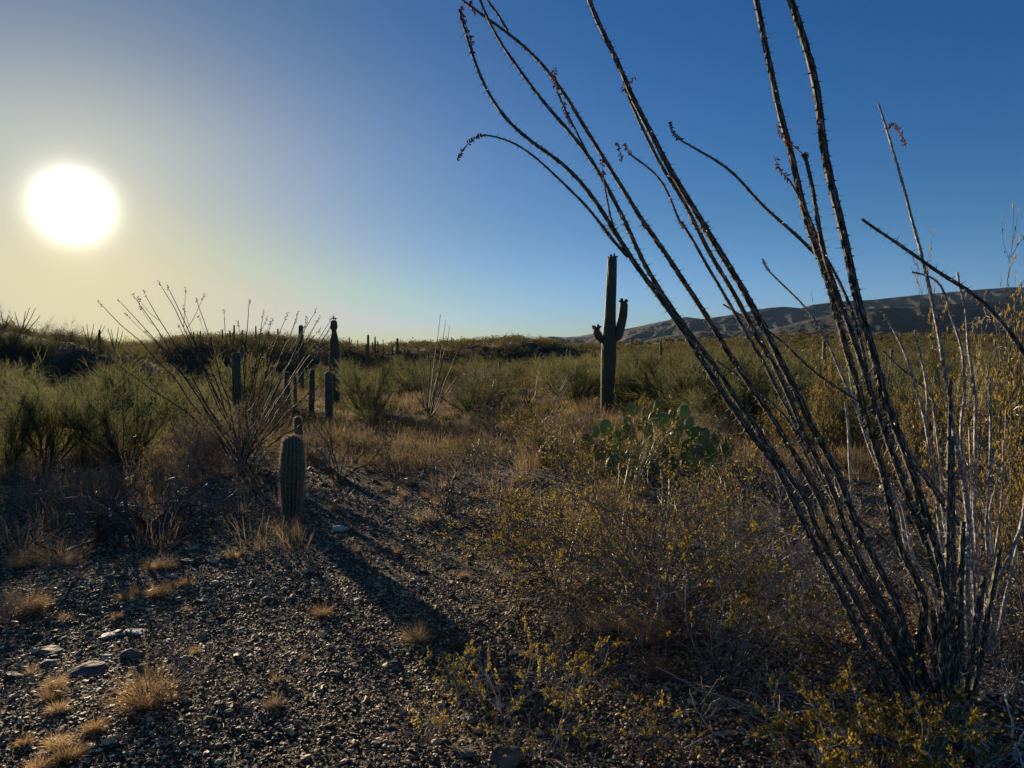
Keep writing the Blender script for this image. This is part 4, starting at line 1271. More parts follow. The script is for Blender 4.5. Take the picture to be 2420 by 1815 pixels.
# pads read from the photograph: centre x, centre y, height, lean
pl = [(1436, 1012, 42, 0), (1409, 1020, 30, -.2), (1395, 1045, 44, -.35), (1497, 968, 34, 0), (1525, 975, 26, .1), (1554, 965, 40, 0), (1592, 982, 32, .1), (1610, 972, 32, .35), (1547, 990, 34, -.1), (1570, 1000, 46, 0), (1600, 1014, 40, .2), (1627, 1008, 44, .1),
      (1645, 1030, 44, .1), (1668, 1035, 46, 0), (1690, 1037, 38, .2), (1716, 1038, 34, .7), (1540, 1020, 40, -.3), (1515, 1005, 36, .1), (1490, 1000, 34, -.3), (1478, 1020, 36, .2), (1560, 1040, 42, .5), (1590, 1048, 42, -.2), (1620, 1055, 40, .4), (1650, 1060, 42, -.3), (1680, 1062, 42, .3), (1705, 1062, 40, .6),
      (1455, 1035, 38, .1), (1505, 1040, 40, -.4), (1530, 1055, 42, .2), (1470, 1055, 40, -.3), (1430, 1050, 38, .2), (1580, 1075, 44, -.1), (1612, 1078, 42, .2), (1550, 1078, 42, .1), (1645, 1085, 42, -.1), (1500, 1075, 42, 0), (1672, 1088, 40, .3), (1525, 1030, 36, .6), (1600, 1035, 38, -.6), (1420, 1075, 42, -.2), (1470, 1092, 44, .2), (1500, 1100, 46, -.2), (1530, 1098, 46, .3), (1560, 1104, 48, 0), (1590, 1102, 46, -.3), (1620, 1104, 46, .2), (1650, 1104, 44, -.2), (1440, 1100, 44, .1), (1680, 1108, 44, .2), (1482, 1075, 42, .5), (1565, 1060, 44, -.5), (1636, 1070, 44, .6), (1515, 1060, 40, -.6), (1450, 1078, 42, .3), (1575, 1025, 40, .8), (1700, 1085, 40, .5)]
for (x, y, h, ro) in pl:
    Yq = Yp + (1085 - y) / 100 * .7 + rg.uniform(-.2, .2)
    s = h * 1.04 / F0 * Yq / .26
    c_ = P(x, y + h / 2, Yq) - gp
    c_[2] = max(c_[2], -.03)
    pad_at(pp, c_, s, rg.uniform(-.9, .9), ro, rg.uniform(-.25, .25))
# two small ones
for (x, y, Y, n, lab) in ((1073, 1000, 16, 4, 'lone low prickly pear with one sunlit pad in the middle of the dry grass'), (1015, 972, 19, 0, '')):
    if not n:
        continue
    g_ = GY(1112, 15)
    o = thing('prickly_pear', lab, 'prickly pear cactus', g_)
    for (dx, dz, ro) in ((0, -.05, 0), (.03, .12, .15), (-.1, 0, -.5)):
        pad_at(o, (dx, 0, dz), .7, rg.uniform(-.6, .6), ro, 0)
g_ = GY(1065, 17)
o = thing('prickly_pear', 'low grey-green prickly pear clump right of the slender upright ocotillo foot', 'prickly pear cactus', g_)
for _ in range(6):
    pad_at(o, (rg.uniform(-.3, .3), rg.uniform(-.2, .2), rg.choice([-.05, .06])), .6, rg.uniform(-1, 1), rg.uniform(-.6, .6), 0)
#PART3
# ------------------------------------------------------------------ shrubs
def norm(v):
    return v / (np.linalg.norm(v, axis=-1, keepdims=True) + 1e-12)


def grow(rg, S0, D0, L, n, wob, lift):
    """k wandering twigs of n points each"""
    k = len(S0)
    D = norm(D0)
    Pq = [S0]
    step = (L / (n - 1))[:, None]
    for _ in range(n - 1):
        D = norm(D + rg.normal(0, wob, (k, 3)) + np.array([0, 0, lift]))
        Pq.append(Pq[-1] + D * step)
    return np.stack(Pq, 1)


def kids(rg, Pq, Rq, cnt, tmin, spread, tmax=1.0):
    """starts, directions, radii for cnt children along parents"""
    k, n, _ = Pq.shape
    i = rg.integers(0, k, cnt)
    t = rg.uniform(tmin, tmax, cnt) * (n - 1)
    j = np.minimum(t.astype(int), n - 2)
    f = (t - j)[:, None]
    S0 = Pq[i, j] * (1 - f) + Pq[i, j + 1] * f
    D = norm(Pq[i, j + 1] - Pq[i, j])
    q = norm(rg.normal(size=(cnt, 3)))
    return S0, norm(D + q * spread), Rq[i, j]


def taper(r0, k, n, e=.35):
    return r0[:, None] * np.linspace(1, e, n)[None] if hasattr(r0, '__len__') else np.broadcast_to(r0 * np.linspace(1, e, n), (k, n))


def shrub(rg, H=1.0, W=1.0, mains=14, l2=90, l3=420, leaves=2200, leaf=.011, r=.006, wob=.16, lift=.02, spread=.75, mats=('twig', 'creo'), base_r=.06,
          l3len=.22, l2len=.42, aspect=.5, tmin3=.25, twig_r=.0011, leaf_t=.3, open_=0.9, blade3=False, leaf_clump=0, tmin2=.2):
    """multi-stemmed desert shrub: returns (branches mesh, foliage mesh or None)"""
    a = rg.uniform(0, 2 * np.pi, mains)
    inc = rg.uniform(.08, 1, mains) ** .8 * open_
    D = np.stack([np.cos(a) * np.sin(inc), np.sin(a) * np.sin(inc), np.cos(inc)], 1)
    D[:, :2] *= W
    S0 = np.stack([np.cos(a), np.sin(a), np.zeros(mains)], 1) * base_r * rg.uniform(.2, 1, (mains, 1))
    L = H * rg.uniform(.75, 1.15, mains) * (1 + .15 * inc)
    P1 = grow(rg, S0, D, L, 9, wob, lift)
    R1 = taper(r * rg.uniform(.7, 1.2, mains), mains, 9)
    mb = MB()
    mb.tubes(P1, R1, 4, 0)
    S2, D2, r2 = kids(rg, P1, R1, l2, tmin2, spread)
    P2 = grow(rg, S2, D2, H * l2len * rg.uniform(.5, 1.2, l2), 6, wob * 1.3, lift)
    R2 = taper(r2 * .55, l2, 6)
    mb.tubes(P2, R2, 3, 0)
    n3 = 5
    S3, D3, r3 = kids(rg, P2, R2, l3, tmin3, spread)
    P3 = grow(rg, S3, D3, H * l3len * rg.uniform(.4, 1.2, l3), n3, wob * 1.5, lift)
    R3 = taper(np.maximum(r3 * .6, twig_r), l3, n3, .5)
    P3[:, :, 2] = np.maximum(P3[:, :, 2], .004)
    if blade3:
        bl = MB()
        bl.blades(P3, R3 * 2.2, rg)
    else:
        mb.tubes(P3, R3, 3, 0)
    br = mb.mesh('branches', [M[mats[0]]])
    fo = None
    if leaves:
        ml = bl if blade3 else MB()
        t = rg.uniform(leaf_t, 1, leaves) * (n3 - 1)
        if leaf_clump:
            sel = rg.random(l3) < leaf_clump
            ids = np.nonzero(sel)[0]
            i = ids[rg.integers(0, len(ids), leaves)]
        else:
            i = rg.integers(0, l3, leaves)
        j = np.minimum(t.astype(int), n3 - 2)
        f = (t - j)[:, None]
        C = P3[i, j] * (1 - f) + P3[i, j + 1] * f
        ml.leaves(C + rg.normal(0, leaf * .25, C.shape), leaf, rg, 0, aspect, axis=norm(P3[i, j + 1] - P3[i, j]))
        fo = ml.mesh('foliage', [M[mats[1]]])
    elif blade3:
        fo = bl.mesh('foliage', [M[mats[1]]])
    return br, fo


def put(name, label, cat, meshes, loc, rz=0, sc=1.0, group=None, tilt=(0, 0)):
    t = thing(name, label, cat, loc, rz, sc, group, tilt)
    for nm, me in zip(('branches', 'foliage'), meshes):
        if me is not None:
            link(nm, me, t)
    return t


def tuft(rg, n=90, H=.25, Rb=.04, spread=.6, w=.0022, droop=.25, nseg=5, mat='straw', seeds=0):
    a = rg.uniform(0, 2 * np.pi, n)
    q = np.sqrt(rg.random(n))
    S0 = np.stack([np.cos(a) * q * Rb, np.sin(a) * q * Rb, np.zeros(n)], 1)
    a2 = a + rg.normal(0, .6, n)
    inc = np.abs(rg.normal(0, spread, n)) * .55 + q * spread * .35
    D = np.stack([np.cos(a2) * np.sin(inc), np.sin(a2) * np.sin(inc), np.cos(inc)], 1)
    L = H * rg.uniform(.45, 1.15, n)
    Pq = grow(rg, S0, D, L, nseg, .10, -droop * .35)
    Pq[:, :, 2] = np.maximum(Pq[:, :, 2], .003)
    Wd = w * np.linspace(1, .25, nseg)[None] * rg.uniform(.6, 1.3, (n, 1))
    mb = MB()
    mb.blades(Pq, Wd, rg)
    if seeds:
        i = rg.integers(0, n, seeds)
        mb.leaves(Pq[i, -1], w * 4, rg, 0, .4)
    return mb


M['creo_mid'] = plant_mat('golden_creosote_leaf', [(.12, .105, .018), (.20, .16, .025), (.30, .21, .035), (.38, .24, .05)], 0.58, 0.02, 0.5)
rg = np.random.default_rng(101)
# prototypes about one metre tall, scaled when placed
CREO = [shrub(rg, 1, 1.1, 16, 120, 650, 4200, .022, .009, .15, .02, .7, ('twig', 'creo_mid'), .07, twig_r=.0020) for _ in range(3)]
OLIVE = [shrub(rg, 1, 1.25, 14, 110, 600, 2400, .026, .010, .15, .02, .8, ('twig', 'creo_far'), .08, twig_r=.0028) for _ in range(3)]
PALO = [shrub(rg, 1, 1.15, 16, 190, 2600, 0, .02, .012, .12, .05, .6, ('pv_wood', 'pv'), .16, l3len=.26, l2len=.45, twig_r=.0030, blade3=True, open_=1.15, tmin3=.05, tmin2=.04) for _ in range(4)]
DRY = [shrub(rg, 1, 1.3, 18, 150, 1500, 700, .022, .010, .2, .0, .85, ('dead', 'sage'), .10, l3len=.24, l2len=.42, twig_r=.0035, blade3=True, open_=1.15) for _ in range(4)]
BARE = [shrub(rg, 1, 1.3, 14, 90, 330, 0, .02, .010, .22, .0, .85, ('twig', 'sage'), .08, l3len=.26, twig_r=.0022, open_=1.2) for _ in range(3)]
TUFT = [tuft(rg, 110, 1.0, .16, .6, .016, .5).mesh('blades', [M['straw']]) for _ in range(4)]
TUFTD = [tuft(rg, 130, 1.0, .22, .7, .016, .3).mesh('blades', [M['straw_dull']]) for _ in range(3)]


def foot(px, py=None, Y=None):
    return G(px, py) if Y is None else GY(px, Y)


def pxsize(h, Y):
    return h / F0 * Y


# --- near and middle shrubs read from the photograph: kind, foot column, foot row, height and width in photo pixels, label
NB = [
    ('creo', 1290, 1098, 140, 250, 'broad olive-gold creosote bush left of the prickly pear, in the dry grass'),
    ('creo', 1490, 1165, 170, 210, 'yellow-green creosote bush growing in front of the prickly pear'),
    ('creo', 1395, 1160, 110, 130, 'small golden creosote bush at the left front of the prickly pear'),
    ('creo', 1240, 1262, 130, 190, 'low golden creosote bush at the left edge of the right-hand thicket'),
    ('creo', 1690, 1180, 110, 160, 'sparse creosote bush right of the prickly pear behind the leaning stems'),
    ('creo', 1640, 1262, 150, 210, 'creosote bush under the leaning stems, below the prickly pear'),
    ('creo', 1420, 1250, 120, 190, 'thin golden creosote bush just in front of the prickly pear thicket'),
    ('creo', 385, 1178, 125, 190, 'golden creosote bush left of the spreading ocotillo'),
    ('creo', 215, 1170, 60, 130, 'low golden creosote bush in the dry grass at far left'),
    ('creo', 2370, 1345, 760, 440, 'tall creosote bush at the right edge, leafy against the mountain and sky'),
    ('creo', 2330, 1150, 300, 260, 'orange-leaved creosote bush behind the pale ocotillo'),
    ('creo', 2190, 1120, 200, 190, 'rusty creosote bush between the two big ocotillos'),
    ('creo', 1945, 1120, 300, 150, 'tall narrow orange creosote behind the dark ocotillo stems'),
    ('creo', 2440, 1500, 560, 360, 'dark creosote bush cut off by the right edge'),
    ('creo', 1830, 1080, 130, 150, 'golden creosote in the brush behind the leaning stems'),
    ('bare', 1050, 1215, 150, 330, 'dark bare-twigged shrub in the middle of the photo, beyond the gravel'),
    ('bare', 800, 1130, 150, 270, 'bare brown shrub right of the short thick saguaro'),
    ('bare', 930, 1135, 110, 200, 'dark bare shrub between the two big bare ones beyond the gravel'),
    ('bare', 1150, 1120, 100, 190, 'bare brown shrub at the left foot of the broad creosote bush'),
    ('bare', 690, 1150, 90, 150, 'small bare shrub right behind the short thick saguaro'),
    ('olive', 850, 1075, 60, 150, 'low dark olive bush in the tan grass below the green palo verde'),
    ('olive', 1180, 1040, 60, 140, 'low olive bush above the bare brown shrub in the middle'),
    ('bare', 120, 1215, 90, 220, 'bare dark shrub in the dry grass at far left'),
    ('bare', 480, 1215, 90, 180, 'small bare shrub right of the dead tangle at left'),
    ('bare', 905, 1060, 80, 160, 'low brown shrub behind the bare ones in the tan grass'),
    ('dry', 560, 1112, 150, 250, 'pinkish grey fuzzy shrub round the foot of the spreading ocotillo'),
    ('dry', 440, 1120, 110, 150, 'grey feathery shrub left of the spreading ocotillo foot'),
    ('dry', 40, 1465, 80, 140, 'round tan fuzzy shrub at the left edge of the gravel'),
    ('dry', 1385, 1515, 100, 200, 'dry tan brush at the foot of the bare foreground thicket'),
    ('dry', 1590, 1520, 100, 180, 'dense dry brown brush low in the foreground thicket'),
    ('bare', 1700, 1640, 240, 330, 'tangled bare brush in the bottom right foreground'),
    ('bare', 1780, 1370, 190, 300, 'bare grey twiggy shrub behind the leaning ocotillo stems'),
    ('bare', 2010, 1330, 170, 240, 'bare twiggy shrub in the gap between the two big ocotillos'),
    ('bare', 2380, 1640, 300, 300, 'dense bare dark brush in the lower right corner'),
    ('dry', 1900, 1520, 110, 220, 'dry brown brush tucked under the leaning ocotillo stems'),
    ('dry', 2250, 1500, 120, 220, 'dry brush between the feet of the two big ocotillos'),
    ('dry', 1850, 1170, 110, 190, 'dusty brown shrub behind the middle of the leaning stems'),
    ('palo', 300, 1092, 195, 250, 'grey-green palo verde bush at left, in front of the dark slope'),
    ('palo', 110, 1100, 215, 230, 'feathery green palo verde bush near the left edge'),
    ('palo', 5, 1110, 190, 200, 'green palo verde bush cut off by the left edge'),
    ('palo', 205, 1075, 150, 200, 'brownish green palo verde bush between two taller ones at left'),
    ('palo', 440, 1050, 150, 170, 'green palo verde bush just behind the spreading ocotillo'),
    ('olive', 650, 1040, 120, 170, 'dark olive bush behind the short thick saguaro'),
    ('palo', 870, 995, 135, 150, 'green palo verde bush right of the knob-topped saguaro'),
    ('palo', 1125, 985, 110, 170, 'dark green bush left of the open patch in the middle'),
    ('palo', 1610, 985, 150, 240, 'spreading palo verde tree right of the armed saguaro'),
    ('palo', 1500, 962, 95, 110, 'palo verde bush just right of the armed saguaro'),
    ('palo', 1360, 955, 95, 100, 'palo verde bush just left of the armed saguaro'),
    ('palo', 1760, 1010, 150, 200, 'bright green palo verde bush seen between the leaning stems'),
    ('palo', 1900, 1060, 130, 170, 'yellow-green palo verde round the low hooked saguaro'),
    ('palo', 2040, 1060, 190, 220, 'green palo verde behind the two thick upright dark stems'),
    ('palo', 2260, 1040, 180, 220, 'green palo verde behind the pale ocotillo stems'),
    ('palo', 2400, 1020, 190, 220, 'green palo verde at the right edge behind the tall creosote'),
    ('olive', 1000, 1030, 50, 110, 'low olive bush by the slender upright ocotillo foot'),
]
KD = {'creo': ('creosote_bush', 'creosote bush', CREO, 1.1, 1.9), 'olive': ('scrub_bush', 'bush', OLIVE, 1.1, 2.0), 'palo': ('palo_verde', 'palo verde', PALO, 1.25, 1.7),
      'dry': ('dry_shrub', 'dry shrub', DRY, .95, 2.1), 'bare': ('bare_shrub', 'bare shrub', BARE, .95, 2.1)}
rg = np.random.default_rng(55)
for (kd, px, py, h, w, lab) in NB:
    nm, cat, lib, kh, kw = KD[kd]
    g_ = G(px, py)
    hh, ww = pxsize(h, g_[1]) / kh, pxsize(w, g_[1]) / kw
    put(nm, lab, cat, lib[int(rg.integers(0, len(lib)))], g_ + np.array([0, 0, -.02]), rg.uniform(0, 6.28), (ww, ww, hh))

# --- the big foreground creosote with its own detailed mesh
rg = np.random.default_rng(202)
g_ = G(1570, 1440)
put('creosote_bush', 'large half-bare creosote bush filling the middle right foreground, dark twigs with sparse olive leaves', 'creosote bush',
    shrub(rg, .98, 1.25, 32, 320, 1800, 15000, .0120, .0085, .17, .012, .75, ('twig', 'creo'), .10, l3len=.24, l2len=.42, twig_r=.0011, leaf_clump=.75, open_=1.2), g_)
g_ = G(1330, 1400)
put('creosote_bush', 'wispy creosote bush leaning left over the gravel at the near end of the shadow', 'creosote bush',
    shrub(rg, .62, 1.3, 16, 150, 700, 5500, .0115, .0055, .17, .012, .75, ('twig', 'creo'), .07, twig_r=.0010, leaf_clump=.5, open_=1.25), g_)
g_ = G(1840, 1480)
put('creosote_bush', 'bare-stemmed creosote bush among the leaning ocotillo stems', 'creosote bush',
    shrub(rg, .8, 1.0, 16, 150, 600, 900, .0105, .007, .2, .01, .8, ('dead', 'creo'), .08, twig_r=.0012, leaf_clump=.25, open_=1.1), g_)
g_ = G(1720, 1600)
put('creosote_bush', 'slim creosote with glowing golden leaf tips in front of the bare brush', 'creosote bush',
    shrub(rg, .52, .8, 10, 60, 170, 2600, .0150, .004, .15, .03, .6, ('dead', 'creo'), .05, twig_r=.0011, leaf_clump=.5, l3len=.16, open_=.9, aspect=.55), g_)
for (px, py, H, lab, n, lv) in ((1190, 1690, .28, 'low yellow-green creosote sprigs on the gravel at bottom centre', 11, 1200), (1090, 1640, .20, 'small golden creosote sprigs left of the bottom centre clump', 7, 500), (1370, 1660, .30, 'low golden creosote sprigs right of the bottom centre clump', 10, 1100),
                                (1280, 1790, .25, 'golden creosote sprigs beside the big brown rock', 8, 700), (1500, 1780, .22, 'small sparse creosote sprigs on the gravel under the bare brush', 8, 600), (1010, 1745, .14, 'few orange creosote sprigs lying on the gravel', 5, 260)):
    g_ = G(px, py)
    put('creosote_bush', lab, 'creosote bush', shrub(rg, H, 1.2, n, 40, 110, int(lv * 1.3), .0115, .0028, .2, .02, .8, ('dead', 'creo'), .04, l3len=.28, l2len=.5, twig_r=.0009, leaf_clump=.45, open_=1.25, aspect=.55, leaf_t=.1), g_)
for (px, Y, H, lab, n, lv) in ((2090, 2.62, .33, 'leafy golden creosote bush glowing at the bottom right, in front of the dark ocotillo', 16, 3600), (2260, 2.5, .28, 'golden creosote foliage at the foot of the pale ocotillo, bottom right', 14, 2800),
                               (1950, 2.5, .22, 'short golden creosote bush at the bottom edge, left of the ocotillo foot', 9, 1500)):
    g_ = GY(px, Y)
    put('creosote_bush', lab, 'creosote bush', shrub(rg, H, 1.2, n, 90, 330, int(lv * 1.9), .0125, .004, .17, .02, .75, ('dead', 'creo'), .06, l3len=.24, l2len=.45, twig_r=.0010, leaf_clump=.6, open_=1.1, aspect=.55, leaf_t=.1), g_)

# --- arching dead branches
def dead_tangle(rg, n, L, r, H, Wd, sub=60, droop=-.16):
    a = rg.uniform(0, 2 * np.pi, n)
    inc = rg.uniform(.15, 1.15, n)
    D = np.stack([np.cos(a) * np.sin(inc) * Wd, np.sin(a) * np.sin(inc), np.cos(inc)], 1)
    S0 = np.stack([rg.normal(0, .12 * Wd, n), rg.normal(0, .08, n), np.zeros(n)], 1)
    P1 = grow(rg, S0, D, L * rg.uniform(.5, 1.1, n), 16, .22, droop * .6)
    P1[:, :, 2] = np.abs(P1[:, :, 2]) * .9 + .005
    R1 = taper(r * rg.uniform(.5, 1.2, n), n, 16)
    mb = MB()
    mb.tubes(P1, R1, 5, 0)
    S2, D2, r2 = kids(rg, P1, R1, sub, .2, 1.1)
    P2 = grow(rg, S2, D2, L * .5 * rg.uniform(.3, 1.1, sub), 9, .3, droop * .3)
    P2[:, :, 2] = np.maximum(P2[:, :, 2], .006)
    R2 = taper(r2 * .5, sub, 9)
    mb.tubes(P2, R2, 3, 0)
    S3, D3, r3 = kids(rg, P2, R2, sub * 2, .2, 1.0)
    P3 = grow(rg, S3, D3, L * .22 * rg.uniform(.3, 1.1, sub * 2), 5, .3, 0)
    P3[:, :, 2] = np.maximum(P3[:, :, 2], .004)
    mb.tubes(P3, taper(np.maximum(r3 * .6, .0012), sub * 2, 5), 3, 0)
    return mb


rg = np.random.default_rng(71)
g_ = G(320, 1262)
t = thing('dead_shrub', 'dark tangle of arching dead branches at left, beyond the gravel', 'dead shrub', g_)
link('branches', dead_tangle(rg, 40, 1.1, .013, .4, 1.6, 190, -.17).mesh('branches', [M['twig']]), t)
for (px, py, n, L, r, m_, lab) in ((1600, 1500, 34, .9, .0042, 'dead', 'grey web of fine dead branches spread through the foreground thicket'), (1480, 1590, 16, .75, .0045, 'dead', 'pale dead branches drooping over the gravel at the front of the thicket'), (1640, 1490, 10, .5, .007, 'pale_twig', 'bleached white crooked dead branch inside the foreground thicket'),
                                   (1850, 1745, 16, .6, .005, 'dead', 'tangle of pale dead twigs at the bottom edge right of centre'), (2010, 1600, 9, .8, .008, 'dead', 'thick bleached dead limb arching at the foot of the dark ocotillo'),
                                   (1150, 1640, 5, .3, .004, 'dead', 'few grey dead twigs lying among the golden sprigs'), (2350, 1760, 18, .6, .006, 'pale_twig', 'thorny pale dead branches in the bottom right corner'),
                                   (2000, 1400, 14, .6, .0045, 'dead', 'curling pale dead twigs seen between the ocotillo stems')):
    if m_ == 'pale_twig' and m_ not in M:
        M['pale_twig'] = plant_mat('bleached_twig', [(.35, .31, .26), (.55, .5, .43), (.7, .65, .58)], 0.0, .05, .4)
    g_ = G(px, py)
    t = thing('dead_branch', lab, 'dead branch', g_)
    link('branches', dead_tangle(rg, n, L, r, .3, 1.2, n * 3, -.12).mesh('branches', [M[m_]]), t)

# --- grass tufts near the camera
rg = np.random.default_rng(303)
NT = [(345, 1665, 95, 'straw', 'big golden grass tuft with tall stalks on the gravel at lower left'), (130, 1625, 36, 'straw', 'small golden tuft, upper of three in a row at lower left'), (122, 1655, 36, 'straw', 'small golden tuft, middle of three in a row at lower left'),
      (138, 1684, 32, 'straw', 'small golden tuft, lowest of three in a row at lower left'), (222, 1728, 36, 'straw', 'bright golden tuft between the big tuft and the left edge'), (138, 1768, 42, 'straw', 'sprawling straw tuft near the bottom left corner'),
      (160, 1795, 46, 'straw', 'curly straw tuft just below another near the bottom left corner'), (60, 1760, 26, 'straw', 'tiny straw tuft at the far bottom left'), (88, 1822, 36, 'straw', 'straw tuft cut by the bottom edge at left'),
      (372, 1408, 40, 'straw', 'wide low golden tuft on the gravel, left of the saguaro shadow'), (300, 1418, 28, 'straw', 'low golden tuft beside a wider one, left of the saguaro shadow'), (281, 1460, 18, 'straw', 'tiny golden tuft below the two low golden ones'),
      (437, 1384, 24, 'straw', 'little straw tuft uphill of the wide low golden one'), (762, 1455, 34, 'straw', 'single bright tuft in the middle of the gravel beside the shadow'), (648, 1672, 34, 'straw_dull', 'round grey-brown tuft alone on the gravel'),
      (684, 1272, 60, 'straw_dull', 'pale grass tuft at the foot of the short thick saguaro'), (545, 1318, 26, 'straw', 'pinkish straw tuft uphill of the gravel'), (365, 1345, 32, 'straw', 'straw tuft left of a similar one, below the dead tangle'), (392, 1342, 34, 'straw', 'upright straw tuft below the dead tangle'),
      (150, 1335, 70, 'straw_dull', 'tall tan grass clump at left below the dead tangle'), (80, 1325, 60, 'straw_dull', 'tan grass clump near the left edge below the dead tangle'), (40, 1340, 40, 'straw', 'small bright tuft at the left edge above the fuzzy shrub'), (75, 1440, 50, 'straw', 'straw tuft growing against the round tan shrub at left'),
      (1095, 1365, 18, 'straw', 'tiny orange tuft right of the shadow in the gravel'), (720, 1560, 14, 'straw_dull', 'tiny dull tuft on the open gravel'), (530, 1125, 40, 'straw', 'straw tuft beside the ocotillo foot'), (1820, 1225, 34, 'straw', 'glowing orange tuft behind the leaning ocotillo stems'),
      (1760, 1222, 26, 'straw', 'small glowing tuft left of another, behind the leaning stems'), (1540, 1520, 90, 'straw_dull', 'upright dry grass inside the foreground thicket'), (1430, 1490, 80, 'straw_dull', 'dry grass at the left front of the thicket'), (1080, 1530, 30, 'straw_dull', 'spindly dry weed at the end of the saguaro shadow'),
      (985, 1515, 50, 'straw_dull', 'spindly forked dry weed right of the shadow on the gravel'), (1560, 1600, 70, 'straw_dull', 'dry grass under the bare brush in the foreground'), (1900, 1500, 60, 'straw', 'rusty grass under the leaning ocotillo stems'),
      (1335, 985, 40, 'straw', 'pale upright dry grass just left of the armed saguaro foot')]
for i_, (px, py, h, m_, lab) in enumerate(NT):
    g_ = G(px, py)
    hh = pxsize(h, g_[1])
    t = thing('grass_tuft', lab, 'grass tuft', g_)
    w = .0016 / 1 if h < 80 else .0020
    mb = tuft(rg, int(150 + h * 3), hh * 1.05, hh * .34, .75, w, .5, 6)
    if i_ == 0:
        S0 = np.array([[-.03, 0, .05], [.0, .01, .05]])
        Pq = np.stack([P(350, 1640, g_[1]) - g_, P(336, 1560, g_[1]) - g_, P(304, 1480, g_[1]) - g_])
        mb.tubes(resample(Pq, .02, 1), np.full(len(resample(Pq, .02, 1)), .0016), 4)
        Pq = np.stack([P(356, 1640, g_[1]) - g_, P(350, 1580, g_[1]) - g_, P(343, 1512, g_[1]) - g_])
        mb.tubes(resample(Pq, .02, 1), np.full(len(resample(Pq, .02, 1)), .0016), 4)
    link('blades', mb.mesh('blades', [M[m_]]), t)
g_ = G(410, 1655)
put('dry_shrub', 'small brown twiggy shrub leaning on the right side of the big golden tuft', 'dry shrub', shrub(rg, .24, 1.3, 16, 90, 500, 500, .007, .002, .2, 0, .85, ('dead', 'sage'), .04, twig_r=.0008), g_)

# --- rocks
def rock_mesh(rg, sx, sy, sz, mat, facets=2):
    import bmesh
    bm = bmesh.new()
    bmesh.ops.create_icosphere(bm, subdivisions=3, radius=1)
    for _ in range(14):       # cut flat faces
        n_ = norm(rg.normal(size=3))
        d = rg.uniform(.55, .85)
        for v in bm.verts:
            c_ = np.array(v.co)
            q = c_ @ n_ - d
            if q > 0:
                v.co = Vector(tuple(c_ - n_ * q))
    for v in bm.verts:
        q = 1 + rg.normal(0, .02)
        v.co = Vector((v.co.x * sx * q, v.co.y * sy * q, v.co.z * sz * q))
    me = bpy.data.meshes.new('rock')
    bm.to_mesh(me)
    bm.free()
    me.materials.append(M[mat])
    return me


RK = [(804, 1252, 48, 14, 'pale_rock', 'pale angular rock beside the gravel, right of the short thick saguaro'), (1198, 1800, 78, 36, 'rock', 'big brown rock at the bottom centre edge'), (206, 1588, 92, 12, 'rock', 'long flat grey slab on the gravel at lower left'),
      (118, 1568, 62, 9, 'rock', 'thin brown slab left of the long flat one'), (255, 1555, 34, 4, 'pale_rock', 'small bright flat stone above the long slab'), (312, 1552, 55, 18, 'rock', 'dark wedge-shaped rock right of the bright flat stone'), (36, 1597, 52, 6, 'rock', 'flat tan slab near the left edge'),
      (266, 1500, 50, 2, 'white_rock', 'sunlit white flake of rock, left of a white strip'), (323, 1494, 50, 2, 'white_rock', 'narrow sunlit white strip of rock on the gravel'), (897, 1535, 24, 12, 'rock', 'dark squarish rock left of the forked weed'), (930, 1576, 42, 8, 'rock', 'flat brown stone below the dark squarish rock'),
      (455, 1295, 30, 6, 'pale_rock', 'pale stone in the shade right of the dead tangle'), (1640, 1290, 30, 14, 'pale_rock', 'pinkish pale rock inside the thicket'), (845, 1420, 22, 6, 'pale_rock', 'small pale stone at the edge of the saguaro shadow'), (450, 1330, 60, 8, 'rock', 'dark flat rock ledge below the pale stone'),
      (570, 1268, 34, 5, 'rock', 'bluish slab in the shade left of the short thick saguaro'), (1240, 1640, 34, 14, 'rock', 'rounded grey stone among the golden sprigs'), (1110, 1700, 50, 8, 'rock', 'dark flat stone below the golden sprigs'), (1100, 1780, 60, 9, 'rock', 'long brown slab left of the big brown rock'),
      (115, 1540, 70, 10, 'rock', 'dark low rock above the thin brown slab'), (1285, 1665, 30, 12, 'rock', 'angular stone beside the rounded grey one')]
M['white_rock'] = noise_mat('white_quartz', [(.30, .27, .22), (.45, .41, .34), (.6, .56, .48)], 14, 0.6, 0.6, 35)
rg = np.random.default_rng(404)
for (px, py, w, h, m_, lab) in RK:
    g_ = G(px, py)
    ww, hh = pxsize(w, g_[1]), pxsize(h, g_[1])
    o = link('rock', rock_mesh(rg, ww * .55, ww * rg.uniform(.35, .5), max(hh * .8, .007), m_))
    o.location = tuple(g_ + np.array([0, 0, max(hh * .25, .006)]))
    o.rotation_euler = (rg.normal(0, .12), rg.normal(0, .1), rg.uniform(-.3, .3))
    tag(o, lab, 'rock')
for k in range(60):
    Y = rg.uniform(2.9, 7.5)
    px = rg.uniform(0, 1500)
    g_ = GY(px, Y)
    s = rg.uniform(.02, .045)
    o = link('rock', rock_mesh(rg, s, s * rg.uniform(.5, .9), s * rg.uniform(.3, .6), 'rock')) if k < 8 else ROCKS[k % 8].copy()
    if k >= 8:
        COL.objects.link(o)
    elif k == 0:
        ROCKS = []
    if k < 8:
        ROCKS.append(o)
    o.location = tuple(g_ + np.array([0, 0, s * .15]))
    o.rotation_euler = (rg.normal(0, .15), rg.normal(0, .15), rg.uniform(0, 6.28))
    wh = 'at the left of the clearing' if px < 350 else ('left of the saguaro shadow' if px < 700 else ('by the saguaro shadow' if px < 1100 else 'among the golden sprigs'))
    wh += ', near the bottom edge' if Y < 4 else ', farther back'
    tag(o, 'loose dark brown stone ' + wh, 'rock', 'loose stones ' + wh)

